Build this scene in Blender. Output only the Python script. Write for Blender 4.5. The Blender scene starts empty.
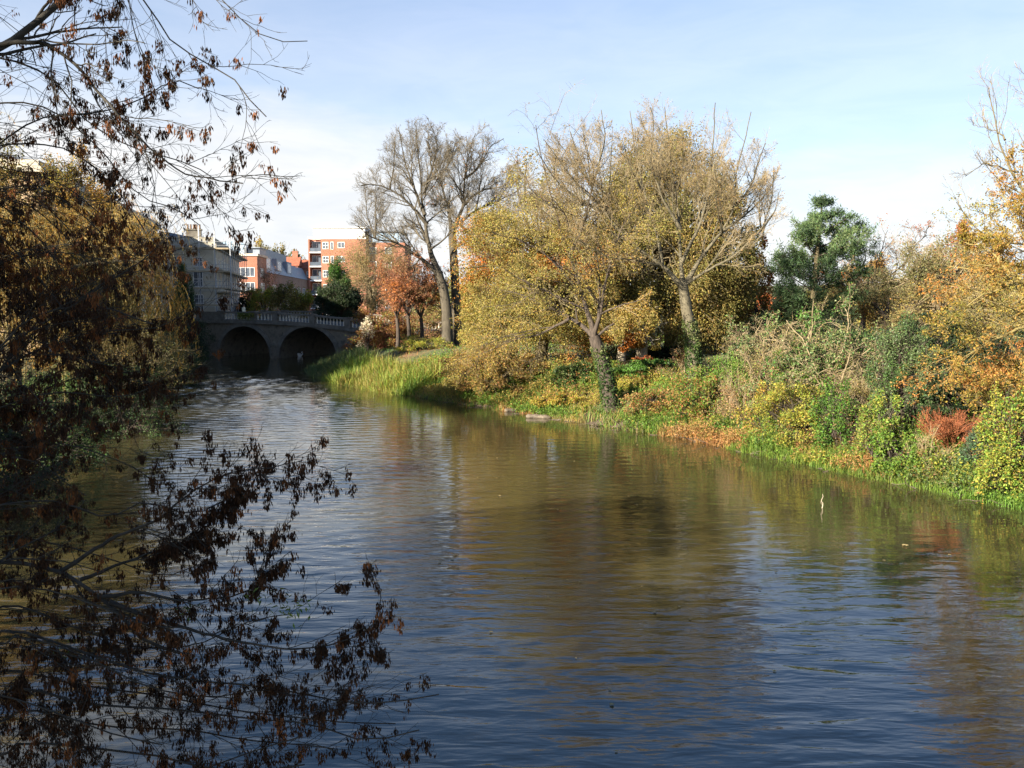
import bpy, math
import numpy as np
from mathutils import Vector

rng = np.random.default_rng(11)
scene = bpy.context.scene
COL = scene.collection
PI = math.pi

# ------------------------------------------------------------------ camera
F = 887.0
PITCH = math.atan((384 - 305) / F)
EYE = 6.0
cp, sp = math.cos(PITCH), math.sin(PITCH)


def pt(u, v, Y):
    """world point at distance Y along the view for a photograph position (u, v)"""
    a, b = (u - 512) / F, -(v - 384) / F
    dy = cp + b * sp
    s = Y / dy
    return np.array([a * s, Y, EYE + s * (b * cp - sp)])


cam_data = bpy.data.cameras.new('camera')
cam = bpy.data.objects.new('camera', cam_data)
COL.objects.link(cam)
cam.location = (0, 0, EYE)
cam.rotation_euler = (PI / 2 - PITCH, 0, 0)
cam_data.sensor_width = 36
cam_data.lens = 36 * F / 1024
cam_data.clip_start = 0.1
cam_data.clip_end = 8000
scene.camera = cam

# ------------------------------------------------------------------ basic mesh helpers


def link(o, parent=None):
    COL.objects.link(o)
    if parent is not None:
        o.parent = parent
    return o


def thing(name, label, cat, loc=(0, 0, 0), rz=0.0, group=None):
    o = bpy.data.objects.new(name, None)
    o.empty_display_size = 0.3
    o.location = [float(c) for c in loc]
    o.rotation_euler = (0, 0, rz)
    COL.objects.link(o)
    return tag(o, label, cat, group)


def tag(o, label=None, cat=None, group=None, kind=None):
    if label:
        o['label'] = label
    if cat:
        o['category'] = cat
    if group:
        o['group'] = group
    if kind:
        o['kind'] = kind
    return o


def mk(name, V, quads=None, tris=None, mat=None, parent=None, tint=None, smooth=False, origin=None):
    V = np.asarray(V, dtype=np.float64).reshape(-1, 3)
    if origin is not None:
        V = V - np.asarray(origin, dtype=np.float64)
    q = np.zeros((0, 4), int) if quads is None else np.asarray(quads, int).reshape(-1, 4)
    t = np.zeros((0, 3), int) if tris is None else np.asarray(tris, int).reshape(-1, 3)
    me = bpy.data.meshes.new(name)
    me.vertices.add(len(V))
    me.vertices.foreach_set('co', V.astype(np.float32).ravel())
    loops = np.concatenate([q.ravel(), t.ravel()]).astype(np.int32)
    me.loops.add(len(loops))
    me.loops.foreach_set('vertex_index', loops)
    nf = len(q) + len(t)
    me.polygons.add(nf)
    starts = np.concatenate([np.arange(len(q)) * 4, len(q) * 4 + np.arange(len(t)) * 3]).astype(np.int32)
    me.polygons.foreach_set('loop_start', starts)
    me.polygons.foreach_set('use_smooth', np.full(nf, bool(smooth)))
    if tint is not None:
        a = me.attributes.new('tint', 'FLOAT_COLOR', 'POINT')
        c = np.ones((len(V), 4), np.float32)
        c[:, :3] = tint
        a.data.foreach_set('color', c.ravel())
    me.update(calc_edges=True)
    me.validate()
    if mat is not None:
        me.materials.append(mat)
    o = bpy.data.objects.new(name, me)
    return link(o, parent)


class MB:
    """collects boxes / tubes for one mesh"""

    def __init__(self):
        self.V, self.Q, self.T, self.n = [], [], [], 0

    def add(self, V, Q=None, T=None):
        V = np.asarray(V, float).reshape(-1, 3)
        self.V.append(V)
        if Q is not None and len(Q):
            self.Q.append(np.asarray(Q, int).reshape(-1, 4) + self.n)
        if T is not None and len(T):
            self.T.append(np.asarray(T, int).reshape(-1, 3) + self.n)
        self.n += len(V)
        return self

    def box(self, x0, x1, y0, y1, z0, z1):
        V = [(x0, y0, z0), (x1, y0, z0), (x1, y1, z0), (x0, y1, z0), (x0, y0, z1), (x1, y0, z1), (x1, y1, z1), (x0, y1, z1)]
        Q = [(0, 3, 2, 1), (4, 5, 6, 7), (0, 1, 5, 4), (1, 2, 6, 5), (2, 3, 7, 6), (3, 0, 4, 7)]
        return self.add(V, Q)

    def lathe(self, prof, cx=0, cy=0, s=10):
        prof = np.asarray(prof, float)
        a = np.arange(s) * 2 * PI / s
        V = np.stack([cx + prof[:, None, 0] * np.cos(a), cy + prof[:, None, 0] * np.sin(a), np.repeat(prof[:, 1:2], s, 1)], -1)
        k = len(prof)
        i = np.arange(k - 1)[:, None] * s
        j = np.arange(s)
        j2 = (j + 1) % s
        Q = np.stack([i + j, i + j2, i + s + j2, i + s + j], -1).reshape(-1, 4)
        return self.add(V, Q)

    def tubes(self, P, R, s=5):
        V, Q = tube_arrays(P, R, s)
        return self.add(V, Q)

    def build(self, name, mat, parent=None, origin=None, smooth=False):
        return mk(name, np.concatenate(self.V), np.concatenate(self.Q) if self.Q else None,
                  np.concatenate(self.T) if self.T else None, mat, parent, origin=origin, smooth=smooth)


def norm(a):
    return a / np.maximum(np.linalg.norm(a, axis=-1, keepdims=True), 1e-9)


def unit(n):
    return norm(rng.normal(size=(n, 3)))


def tube_arrays(P, R, s=4):
    P = np.asarray(P, float)
    R = np.asarray(R, float)
    N, k, _ = P.shape
    T = np.gradient(P, axis=1)
    T = norm(T)
    ref = np.tile(np.array([[0.31, 0.83, 0.12]]), (N, 1))
    mean = norm(P[:, -1] - P[:, 0])
    par = np.abs((mean * norm(ref)).sum(-1)) > 0.85
    ref[par] = (0.9, -0.2, 0.3)
    A = norm(np.cross(T, ref[:, None, :]))
    B = np.cross(T, A)
    th = np.arange(s) * 2 * PI / s
    V = P[:, :, None, :] + R[:, :, None, None] * (np.cos(th)[None, None, :, None] * A[:, :, None, :] + np.sin(th)[None, None, :, None] * B[:, :, None, :])
    base = (np.arange(N)[:, None, None] * k + np.arange(k - 1)[None, :, None]) * s
    j = np.arange(s)
    j2 = (j + 1) % s
    Q = np.stack([base + j, base + j2, base + s + j2, base + s + j], -1).reshape(-1, 4)
    return V.reshape(-1, 3), Q


def smooth_poly(pts, k=14):
    """Catmull-Rom resample of a polyline"""
    p = np.asarray(pts, float)
    if len(p) == 2:
        t = np.linspace(0, 1, k)[:, None]
        return p[0] * (1 - t) + p[1] * t
    ext = np.vstack([2 * p[0] - p[1], p, 2 * p[-1] - p[-2]])
    seg = np.linalg.norm(np.diff(p, axis=0), axis=1)
    cum = np.concatenate([[0], np.cumsum(seg)])
    out = []
    for d in np.linspace(0, cum[-1], k):
        i = min(int(np.searchsorted(cum, d, side='right')) - 1, len(p) - 2)
        t = (d - cum[i]) / max(seg[i], 1e-9)
        p0, p1, p2, p3 = ext[i], ext[i + 1], ext[i + 2], ext[i + 3]
        out.append(0.5 * ((2 * p1) + (-p0 + p2) * t + (2 * p0 - 5 * p1 + 4 * p2 - p3) * t * t + (-p0 + 3 * p1 - 3 * p2 + p3) * t ** 3))
    return np.array(out)


def grow(start, d, L, r0, k=4, wander=0.15, trop=0.0, tip=0.35, tdir=(0, 0, 1)):
    N = len(start)
    P = np.zeros((N, k, 3))
    P[:, 0] = start
    d = norm(d)
    step = (L / (k - 1))[:, None]
    td = np.array(tdir, float)
    for j in range(1, k):
        d = norm(d + wander * rng.normal(size=(N, 3)) + trop * td)
        P[:, j] = P[:, j - 1] + d * step
    R = r0[:, None] * np.linspace(1, tip, k)[None, :]
    return P, R, L


def spawn(P, R, L, m, tmin=0.2, tmax=0.98, ang=0.8, angsd=0.2, ratio=0.5, rr=0.6, k=4, wander=0.15, trop=0.0, tip=0.35,
          up=0.0, rmin=0.004, maxlen=99.0, tdir=(0, 0, 1)):
    N, k0, _ = P.shape
    t = tmin + (tmax - tmin) * (np.arange(m)[None, :] + rng.random((N, m))) / m
    f = t * (k0 - 1)
    i = np.minimum(f.astype(int), k0 - 2)
    w = (f - i)[..., None]
    row = np.arange(N)[:, None]
    pos = P[row, i] * (1 - w) + P[row, i + 1] * w
    tan = norm(P[row, i + 1] - P[row, i])
    rad = R[row, i] * (1 - w[..., 0]) + R[row, i + 1] * w[..., 0]
    per = norm(np.cross(tan, rng.normal(size=tan.shape)))
    a = rng.normal(ang, angsd, (N, m))[..., None]
    d = tan * np.cos(a) + per * np.sin(a)
    d[..., 2] += up
    LL = np.minimum(L[:, None] * ratio * (1.15 - 0.6 * t) * rng.uniform(0.65, 1.3, (N, m)), maxlen)
    rr_ = np.maximum(np.minimum(rad * rr, rad * 0.9), rmin)
    return grow(pos.reshape(-1, 3), d.reshape(-1, 3), LL.ravel(), rr_.ravel(), k, wander, trop, tip, tdir)


def field(p, s=1.0, ph=0.0):
    """smooth pseudo-noise in -1..1 used to gather leaf colours in clumps"""
    x, y, z = p[:, 0] * s + ph, p[:, 1] * s - ph * 1.7, p[:, 2] * s + 0.6 * ph
    return (np.sin(1.7 * x + 1.3 * np.sin(0.9 * y + 1.1 * z)) + np.sin(1.3 * y + 2.1 * z + 1.2 * np.sin(1.1 * x)) + np.sin(2.3 * z - 1.1 * x + np.sin(1.9 * y))) / 3


def leaf_tint(pos, palette, s=0.6, mix=0.35, ph=0.0, jit=0.22):
    pal = np.array(palette, float)
    n = len(pos)
    f = field(pos, s, ph) * 0.5 + 0.5
    f = np.clip((f - 0.5) * 1.5 + 0.5, 0, 0.999)
    f = f * (1 - mix) + rng.random(n) * mix
    idx = np.clip((f * len(pal)).astype(int), 0, len(pal) - 1)
    c = pal[idx] * (1 + jit * rng.normal(size=(n, 1))).clip(0.4, 1.8) * (1 + 0.08 * rng.normal(size=(n, 3)))
    return c.clip(0.004, 0.9)


def leaf_arrays(pos, axis, L, W, fold=0.25, nrm=None):
    n = len(pos)
    axis = norm(axis)
    nn = unit(n) if nrm is None else norm(nrm + 0.001)
    side = norm(np.cross(axis, nn))
    up = np.cross(side, axis)
    L = np.broadcast_to(np.asarray(L, float), (n,))[:, None]
    W = np.broadcast_to(np.asarray(W, float), (n,))[:, None]
    mid = pos + axis * L * 0.45 + up * (W * fold)
    V = np.stack([pos, mid + side * W * 0.5, pos + axis * L, mid - side * W * 0.5], 1).reshape(-1, 3)
    Q = np.arange(4 * n).reshape(n, 4)
    return V, Q


def foliage(name, pos, palette, L, W, parent, origin, droop=0.3, outward=None, s=0.6, mix=0.35, mat=None, ph=None, tint=None, up_bias=0.5, jit=0.22):
    n = len(pos)
    ax = unit(n)
    ax[:, 2] -= droop
    if outward is not None:
        ax = ax + outward
    nr = unit(n)
    nr[:, 2] += up_bias
    Ls = L * rng.uniform(0.65, 1.3, n)
    V, Q = leaf_arrays(pos, ax, Ls, Ls * (W / L), nrm=nr)
    ph = rng.uniform(0, 40) if ph is None else ph
    c = leaf_tint(pos, palette, s, mix, ph, jit) if tint is None else tint
    return mk(name, V, Q, None, mat or M['leaf'], parent, tint=np.repeat(c, 4, 0), origin=origin)


def on_twigs(P, n, tmin=0.15, spread=0.05):
    N, k, _ = P.shape
    b = rng.integers(0, N, n)
    t = tmin + (1 - tmin) * rng.random(n)
    f = t * (k - 1)
    i = np.minimum(f.astype(int), k - 2)
    w = (f - i)[:, None]
    return P[b, i] * (1 - w) + P[b, i + 1] * w + rng.normal(size=(n, 3)) * spread


# ------------------------------------------------------------------ materials
M = {}


def nm(name):
    m = bpy.data.materials.new(name)
    m.use_nodes = True
    nt = m.node_tree
    nt.nodes.clear()
    out = nt.nodes.new('ShaderNodeOutputMaterial')
    return m, nt, out


def N(nt, kind, **kw):
    n = nt.nodes.new(kind)
    for k, v in kw.items():
        if k.startswith('i_'):
            key = k[2:]
            key = int(key) if key.isdigit() else key.replace('_', ' ')
            n.inputs[key].default_value = v
        else:
            setattr(n, k, v)
    return n


def ramp(nt, stops, interp='LINEAR'):
    r = nt.nodes.new('ShaderNodeValToRGB')
    r.color_ramp.interpolation = interp
    e = r.color_ramp.elements
    while len(e) < len(stops):
        e.new(0.5)
    for el, (p, c) in zip(e, stops):
        el.position = p
        el.color = (*c, 1) if len(c) == 3 else c
    return r


def noise_mat(name, c1, c2, scale=3.0, rough=0.85, detail=6, bump=0.0, stretch=None, c3=None, spec=0.3, metal=0.0, lo=0.35, hi=0.65):
    m, nt, out = nm(name)
    tc = N(nt, 'ShaderNodeTexCoord')
    mp = N(nt, 'ShaderNodeMapping')
    if stretch:
        mp.inputs['Scale'].default_value = stretch
    nt.links.new(tc.outputs['Object'], mp.inputs[0])
    nz = N(nt, 'ShaderNodeTexNoise', i_Scale=scale, i_Detail=detail, i_Roughness=0.65)
    nt.links.new(mp.outputs[0], nz.inputs['Vector'])
    stops = [(lo, c1), (hi, c2)] if c3 is None else [(lo, c1), ((lo + hi) / 2, c2), (hi, c3)]
    r = ramp(nt, stops)
    nt.links.new(nz.outputs[0], r.inputs[0])
    b = N(nt, 'ShaderNodeBsdfPrincipled', i_Roughness=rough, i_Metallic=metal)
    b.inputs['Specular IOR Level'].default_value = spec
    nt.links.new(r.outputs[0], b.inputs['Base Color'])
    if bump:
        bp = N(nt, 'ShaderNodeBump', i_Strength=0.8, i_Distance=bump)
        nt.links.new(nz.outputs[0], bp.inputs['Height'])
        nt.links.new(bp.outputs[0], b.inputs['Normal'])
    nt.links.new(b.outputs[0], out.inputs[0])
    M[name] = m
    return m


def leaf_mat(name, trans=0.35, rough=0.55, spec=0.25):
    m, nt, out = nm(name)
    a = N(nt, 'ShaderNodeAttribute', attribute_name='tint')
    b = N(nt, 'ShaderNodeBsdfPrincipled', i_Roughness=rough)
    b.inputs['Specular IOR Level'].default_value = spec
    t = N(nt, 'ShaderNodeBsdfTranslucent')
    hs = N(nt, 'ShaderNodeHueSaturation', i_Saturation=1.15, i_Value=1.25)
    nt.links.new(a.outputs['Color'], hs.inputs['Color'])
    nt.links.new(a.outputs['Color'], b.inputs['Base Color'])
    nt.links.new(hs.outputs[0], t.inputs[0])
    mx = N(nt, 'ShaderNodeMixShader', i_0=trans)
    nt.links.new(b.outputs[0], mx.inputs[1])
    nt.links.new(t.outputs[0], mx.inputs[2])
    nt.links.new(mx.outputs[0], out.inputs[0])
    M[name] = m


leaf_mat('leaf')
leaf_mat('glossy_leaf', 0.18, 0.5, 0.35)
leaf_mat('dry_keys', 0.2, 0.7, 0.15)
noise_mat('bark_grey', (0.10, 0.085, 0.06), (0.24, 0.21, 0.15), 2.5, 0.9, bump=0.03, stretch=(3, 3, 0.6), lo=0.3, hi=0.7)
noise_mat('bark_trunk', (0.055, 0.048, 0.03), (0.15, 0.13, 0.085), 2.5, 0.9, bump=0.03, stretch=(3, 3, 0.6), lo=0.3, hi=0.7)
noise_mat('bark_brown', (0.035, 0.03, 0.022), (0.095, 0.08, 0.056), 2.5, 0.9, bump=0.03, stretch=(3, 3, 0.6), lo=0.3, hi=0.7)
noise_mat('bark_olive', (0.065, 0.053, 0.028), (0.165, 0.135, 0.075), 2.5, 0.9, bump=0.03, stretch=(3, 3, 0.6), lo=0.3, hi=0.7)
noise_mat('bark_dark', (0.028, 0.022, 0.017), (0.085, 0.065, 0.05), 4, 0.9, bump=0.02, stretch=(3, 3, 0.6))
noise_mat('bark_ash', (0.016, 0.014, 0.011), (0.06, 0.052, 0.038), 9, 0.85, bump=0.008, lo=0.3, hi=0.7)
noise_mat('bark_pale', (0.20, 0.17, 0.12), (0.42, 0.36, 0.26), 4, 0.9, bump=0.02, stretch=(3, 3, 0.6))
noise_mat('bark_yellow', (0.14, 0.115, 0.04), (0.26, 0.20, 0.075), 5, 0.9)
noise_mat('twig_grey', (0.085, 0.07, 0.047), (0.16, 0.135, 0.095), 3, 0.9)
noise_mat('twig_red', (0.16, 0.06, 0.035), (0.26, 0.11, 0.06), 5, 0.9)
noise_mat('twig_tan', (0.14, 0.11, 0.06), (0.25, 0.195, 0.115), 3, 0.9)
noise_mat('rust_stem', (0.17, 0.055, 0.025), (0.28, 0.10, 0.04), 6, 0.8)
noise_mat('stone', (0.06, 0.053, 0.042), (0.16, 0.135, 0.10), 0.9, 0.9, bump=0.02, c3=(0.10, 0.09, 0.068))
noise_mat('coping_stone', (0.09, 0.08, 0.065), (0.17, 0.155, 0.125), 1.5, 0.9, bump=0.01)
noise_mat('stone_pale', (0.42, 0.38, 0.30), (0.56, 0.51, 0.41), 0.7, 0.85, bump=0.01)
noise_mat('stone_band', (0.26, 0.24, 0.19), (0.40, 0.37, 0.30), 1.5, 0.9, bump=0.01)
noise_mat('render_tan', (0.36, 0.25, 0.15), (0.50, 0.37, 0.24), 0.45, 0.9, bump=0.01)
noise_mat('slate', (0.075, 0.085, 0.10), (0.13, 0.145, 0.165), 2, 0.6)
noise_mat('lead_grey', (0.17, 0.20, 0.24), (0.25, 0.28, 0.33), 1, 0.5)
noise_mat('white_paint', (0.72, 0.71, 0.69), (0.82, 0.81, 0.79), 0.6, 0.6)
noise_mat('roof_tile', (0.22, 0.07, 0.04), (0.34, 0.12, 0.07), 2, 0.85)
noise_mat('plank', (0.24, 0.19, 0.12), (0.38, 0.31, 0.21), 2, 0.9, stretch=(1, 6, 1))
noise_mat('steel_tube', (0.30, 0.31, 0.32), (0.42, 0.43, 0.44), 4, 0.5, metal=0.3)
noise_mat('netting', (0.22, 0.23, 0.24), (0.32, 0.33, 0.34), 1.5, 0.9)
noise_mat('chimney_pot', (0.12, 0.08, 0.06), (0.2, 0.14, 0.1), 3, 0.9)
noise_mat('asphalt', (0.045, 0.045, 0.045), (0.06, 0.06, 0.058), 3, 0.9)
noise_mat('coat_cream', (0.62, 0.55, 0.38), (0.72, 0.64, 0.46), 5, 0.8)
noise_mat('trouser_dark', (0.02, 0.02, 0.03), (0.04, 0.04, 0.05), 5, 0.8)
noise_mat('skin_tone', (0.42, 0.26, 0.19), (0.50, 0.31, 0.23), 9, 0.6)
noise_mat('hair_brown', (0.05, 0.03, 0.02), (0.08, 0.05, 0.03), 9, 0.7)
noise_mat('feather_white', (0.72, 0.72, 0.70), (0.82, 0.82, 0.80), 6, 0.8)
noise_mat('bill_orange', (0.5, 0.2, 0.04), (0.6, 0.25, 0.05), 6, 0.6)
noise_mat('wet_wood', (0.05, 0.04, 0.028), (0.15, 0.12, 0.085), 5, 0.7, bump=0.02)


def brick_mat():
    m, nt, out = nm('brick')
    tc = N(nt, 'ShaderNodeTexCoord')
    mp = N(nt, 'ShaderNodeMapping')
    mp.inputs['Rotation'].default_value = (PI / 2, 0, 0)
    bt = N(nt, 'ShaderNodeTexBrick', i_Scale=2.2)
    bt.inputs['Color1'].default_value = (0.33, 0.12, 0.07, 1)
    bt.inputs['Color2'].default_value = (0.25, 0.09, 0.052, 1)
    bt.inputs['Mortar'].default_value = (0.32, 0.24, 0.18, 1)
    bt.inputs['Mortar Size'].default_value = 0.012
    nz = N(nt, 'ShaderNodeTexNoise', i_Scale=0.35, i_Detail=5.0)
    mx = N(nt, 'ShaderNodeMixRGB', blend_type='MULTIPLY', i_Fac=0.5)
    nt.links.new(tc.outputs['Object'], mp.inputs[0])
    nt.links.new(mp.outputs[0], bt.inputs['Vector'])
    nt.links.new(tc.outputs['Object'], nz.inputs['Vector'])
    r = ramp(nt, [(0.3, (0.65, 0.65, 0.65)), (0.7, (1.15, 1.1, 1.05))])
    nt.links.new(nz.outputs[0], r.inputs[0])
    nt.links.new(bt.outputs[0], mx.inputs[1])
    nt.links.new(r.outputs[0], mx.inputs[2])
    b = N(nt, 'ShaderNodeBsdfPrincipled', i_Roughness=0.9)
    nt.links.new(mx.outputs[0], b.inputs['Base Color'])
    nt.links.new(b.outputs[0], out.inputs[0])
    M['brick'] = m


brick_mat()


def glass_mat(name, col, rough=0.08):
    m, nt, out = nm(name)
    b = N(nt, 'ShaderNodeBsdfPrincipled', i_Roughness=rough)
    tc = N(nt, 'ShaderNodeTexCoord')
    nz = N(nt, 'ShaderNodeTexNoise', i_Scale=1.2)
    r = ramp(nt, [(0.3, tuple(c * 0.6 for c in col)), (0.7, col)])
    nt.links.new(tc.outputs['Object'], nz.inputs['Vector'])
    nt.links.new(nz.outputs[0], r.inputs[0])
    nt.links.new(r.outputs[0], b.inputs['Base Color'])
    b.inputs['Specular IOR Level'].default_value = 0.8
    nt.links.new(b.outputs[0], out.inputs[0])
    M[name] = m


glass_mat('window_glass', (0.10, 0.12, 0.15))
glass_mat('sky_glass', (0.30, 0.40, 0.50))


def ground_mat():
    m, nt, out = nm('ground')
    tc = N(nt, 'ShaderNodeTexCoord')
    n1 = N(nt, 'ShaderNodeTexNoise', i_Scale=0.25, i_Detail=8.0, i_Roughness=0.7)
    n2 = N(nt, 'ShaderNodeTexNoise', i_Scale=3.0, i_Detail=6.0, i_Roughness=0.7)
    for n in (n1, n2):
        nt.links.new(tc.outputs['Object'], n.inputs['Vector'])
    r1 = ramp(nt, [(0.35, (0.055, 0.09, 0.018)), (0.5, (0.08, 0.085, 0.025)), (0.65, (0.15, 0.09, 0.04))])
    r2 = ramp(nt, [(0.3, (0.6, 0.6, 0.6)), (0.7, (1.2, 1.2, 1.2))])
    nt.links.new(n1.outputs[0], r1.inputs[0])
    nt.links.new(n2.outputs[0], r2.inputs[0])
    mx = N(nt, 'ShaderNodeMixRGB', blend_type='MULTIPLY', i_Fac=1.0)
    nt.links.new(r1.outputs[0], mx.inputs[1])
    nt.links.new(r2.outputs[0], mx.inputs[2])
    # bare mud close to the water line
    sx = N(nt, 'ShaderNodeSeparateXYZ')
    nt.links.new(tc.outputs['Object'], sx.inputs[0])
    mr = N(nt, 'ShaderNodeMapRange')
    mr.inputs['From Min'].default_value = 0.15
    mr.inputs['From Max'].default_value = 0.7
    nt.links.new(sx.outputs[2], mr.inputs[0])
    m2 = N(nt, 'ShaderNodeMixRGB')
    m2.inputs[1].default_value = (0.07, 0.05, 0.03, 1)
    nt.links.new(mr.outputs[0], m2.inputs[0])
    nt.links.new(mx.outputs[0], m2.inputs[2])
    b = N(nt, 'ShaderNodeBsdfPrincipled', i_Roughness=0.95)
    bp = N(nt, 'ShaderNodeBump', i_Strength=0.7, i_Distance=0.15)
    nt.links.new(n2.outputs[0], bp.inputs['Height'])
    nt.links.new(bp.outputs[0], b.inputs['Normal'])
    nt.links.new(m2.outputs[0], b.inputs['Base Color'])
    nt.links.new(b.outputs[0], out.inputs[0])
    M['ground'] = m


ground_mat()


def water_mat():
    m, nt, out = nm('water')
    tc = N(nt, 'ShaderNodeTexCoord')

    def layer(scale, stretch, rot, detail, dist=0.0, rough=0.5):
        mp = N(nt, 'ShaderNodeMapping')
        mp.inputs['Scale'].default_value = stretch
        mp.inputs['Rotation'].default_value = (0, 0, rot)
        nt.links.new(tc.outputs['Object'], mp.inputs[0])
        n = N(nt, 'ShaderNodeTexNoise', i_Scale=scale, i_Detail=detail, i_Roughness=rough, i_Distortion=dist)
        nt.links.new(mp.outputs[0], n.inputs['Vector'])
        return n

    a = layer(1.0, (1.0, 3.5, 1), 0.10, 2.0, 0.5)         # main wind ripples, crests across the river
    b = layer(1.0, (2.8, 9.0, 1), -0.14, 2.0, 0.3)         # small capillary waves
    c = layer(1.0, (0.22, 0.6, 1), 0.25, 1.0)              # slow swell
    g = layer(0.085, (1.0, 1.6, 1), 0.3, 3.0, 0.6)         # gust patches
    gr = ramp(nt, [(0.36, (0.5, 0.5, 0.5)), (0.62, (1, 1, 1))])
    nt.links.new(g.outputs[0], gr.inputs[0])

    def mul(x, k):
        n = N(nt, 'ShaderNodeMath', operation='MULTIPLY')
        nt.links.new(x, n.inputs[0])
        if isinstance(k, float):
            n.inputs[1].default_value = k
        else:
            nt.links.new(k, n.inputs[1])
        return n.outputs[0]

    def add(x, y):
        n = N(nt, 'ShaderNodeMath', operation='ADD')
        nt.links.new(x, n.inputs[0])
        nt.links.new(y, n.inputs[1])
        return n.outputs[0]

    # the right bank shelters the water below it from the wind
    sx = N(nt, 'ShaderNodeSeparateXYZ')
    nt.links.new(tc.outputs['Object'], sx.inputs[0])
    dist = add(mul(sx.outputs[0], -0.868), mul(sx.outputs[1], -0.496))
    lee = N(nt, 'ShaderNodeMapRange', interpolation_type='SMOOTHSTEP')
    lee.inputs['From Min'].default_value = -25.9 + 3.0
    lee.inputs['From Max'].default_value = -25.9 + 15.0
    lee.inputs['To Min'].default_value = 0.30
    lee.inputs['To Max'].default_value = 1.0
    nt.links.new(dist, lee.inputs[0])
    fine = mul(mul(add(mul(a.outputs[0], 0.024), mul(b.outputs[0], 0.006)), gr.outputs[0]), lee.outputs[0])
    h = add(fine, mul(c.outputs[0], 0.008))
    bp = N(nt, 'ShaderNodeBump', i_Strength=1.0, i_Distance=1.0)
    nt.links.new(h, bp.inputs['Height'])
    p = N(nt, 'ShaderNodeBsdfPrincipled', i_Roughness=0.03, i_IOR=1.8)
    # upstream the wind is stronger and the small waves too fine to see: a rougher sheen
    ups = N(nt, 'ShaderNodeMapRange', interpolation_type='SMOOTHSTEP')
    ups.inputs['From Min'].default_value = 18.0
    ups.inputs['From Max'].default_value = 60.0
    ups.inputs['To Min'].default_value = 0.03
    ups.inputs['To Max'].default_value = 0.10
    nt.links.new(sx.outputs[1], ups.inputs[0])
    nt.links.new(mul(ups.outputs[0], lee.outputs[0]), p.inputs['Roughness'])
    mud = layer(0.15, (1, 1, 1), 0, 3.0)
    mr = ramp(nt, [(0.35, (0.031, 0.0275, 0.012)), (0.65, (0.039, 0.033, 0.014))])
    nt.links.new(mud.outputs[0], mr.inputs[0])
    nt.links.new(mr.outputs[0], p.inputs['Base Color'])
    nt.links.new(bp.outputs[0], p.inputs['Normal'])
    nt.links.new(p.outputs[0], out.inputs[0])
    M['water'] = m


water_mat()

# ------------------------------------------------------------------ river banks and terrain
RB = np.array([(60, -70), (27, 0), (15, 26), (11.8, 32), (7.9, 39.4), (4.4, 44), (-2.5, 53), (-6, 58), (-11.6, 66.5), (-14.5, 72),
               (-17.6, 82), (-17.8, 92), (-17.4, 102), (-19, 125), (-23, 150), (-62, 300), (-200, 700)], float)
LB = np.array([(-5, -70), (-5.6, 0), (-7.0, 7), (-10.6, 14), (-15, 23.6), (-19, 40), (-24, 56), (-30, 80), (-34.4, 100), (-36.5, 115),
               (-42, 150), (-84, 300), (-230, 700)], float)


def xr(y):
    return np.interp(y, RB[:, 1], RB[:, 0])


def xl(y):
    return np.interp(y, LB[:, 1], LB[:, 0])


def seg_dist(px, py, B):
    best = np.full(px.shape, 1e9)
    for (ax, ay), (bx, by) in zip(B[:-1], B[1:]):
        dx, dy = bx - ax, by - ay
        t = np.clip(((px - ax) * dx + (py - ay) * dy) / (dx * dx + dy * dy), 0, 1)
        best = np.minimum(best, np.hypot(px - ax - t * dx, py - ay - t * dy))
    return best


def ground_z(x, y):
    x, y = np.asarray(x, float), np.asarray(y, float)
    dr = seg_dist(x, y, RB) * np.where(x > xr(y), 1, -1)
    dl = seg_dist(x, y, LB) * np.where(x < xl(y), 1, -1)
    zr = np.interp(dr, [-6, -1, 0, 0.4, 3, 8, 25, 80], [-1.6, -0.5, -0.04, 0.14, 1.3, 2.3, 2.7, 3.2])
    zl = np.interp(dl, [-6, -1, 0, 0.4, 3, 8, 25, 80], [-1.6, -0.5, -0.04, 0.14, 1.2, 1.9, 2.1, 2.3])
    z = np.maximum(zr, zl)
    land = np.clip(np.maximum(dr, dl) / 3, 0, 1)
    z = z + land * 0.12 * np.sin(x * 0.9 + 1.3 * np.sin(y * 0.6)) * np.sin(y * 0.8)
    q = np.clip((y - 175) / 260, 0, 1)
    return z + land * 12 * q * q * (3 - 2 * q)


def gz(x, y):
    return float(ground_z(np.array([x]), np.array([y]))[0])


def axis_coords(lo, hi, step, far):
    a = np.arange(lo, hi + 0.01, step)
    out = [hi]
    s = step
    while out[-1] < far:
        s *= 1.35
        out.append(out[-1] + s)
    left = [lo]
    s = step
    while left[-1] > -far:
        s *= 1.35
        left.append(left[-1] - s)
    return np.concatenate([np.array(left[1:])[::-1], a, np.array(out[1:])])


gx = axis_coords(-60, 48, 0.8, 3500)
gy = axis_coords(-30, 130, 0.8, 3500)
X, Y_ = np.meshgrid(gx, gy, indexing='ij')
Z = ground_z(X.ravel(), Y_.ravel())
nx, ny = len(gx), len(gy)
ii, jj = np.meshgrid(np.arange(nx - 1), np.arange(ny - 1), indexing='ij')
q0 = (ii * ny + jj).ravel()
tag(mk('ground', np.stack([X.ravel(), Y_.ravel(), Z], 1), np.stack([q0, q0 + ny, q0 + ny + 1, q0 + 1], 1), None, M['ground'], smooth=True), kind='structure')
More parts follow.
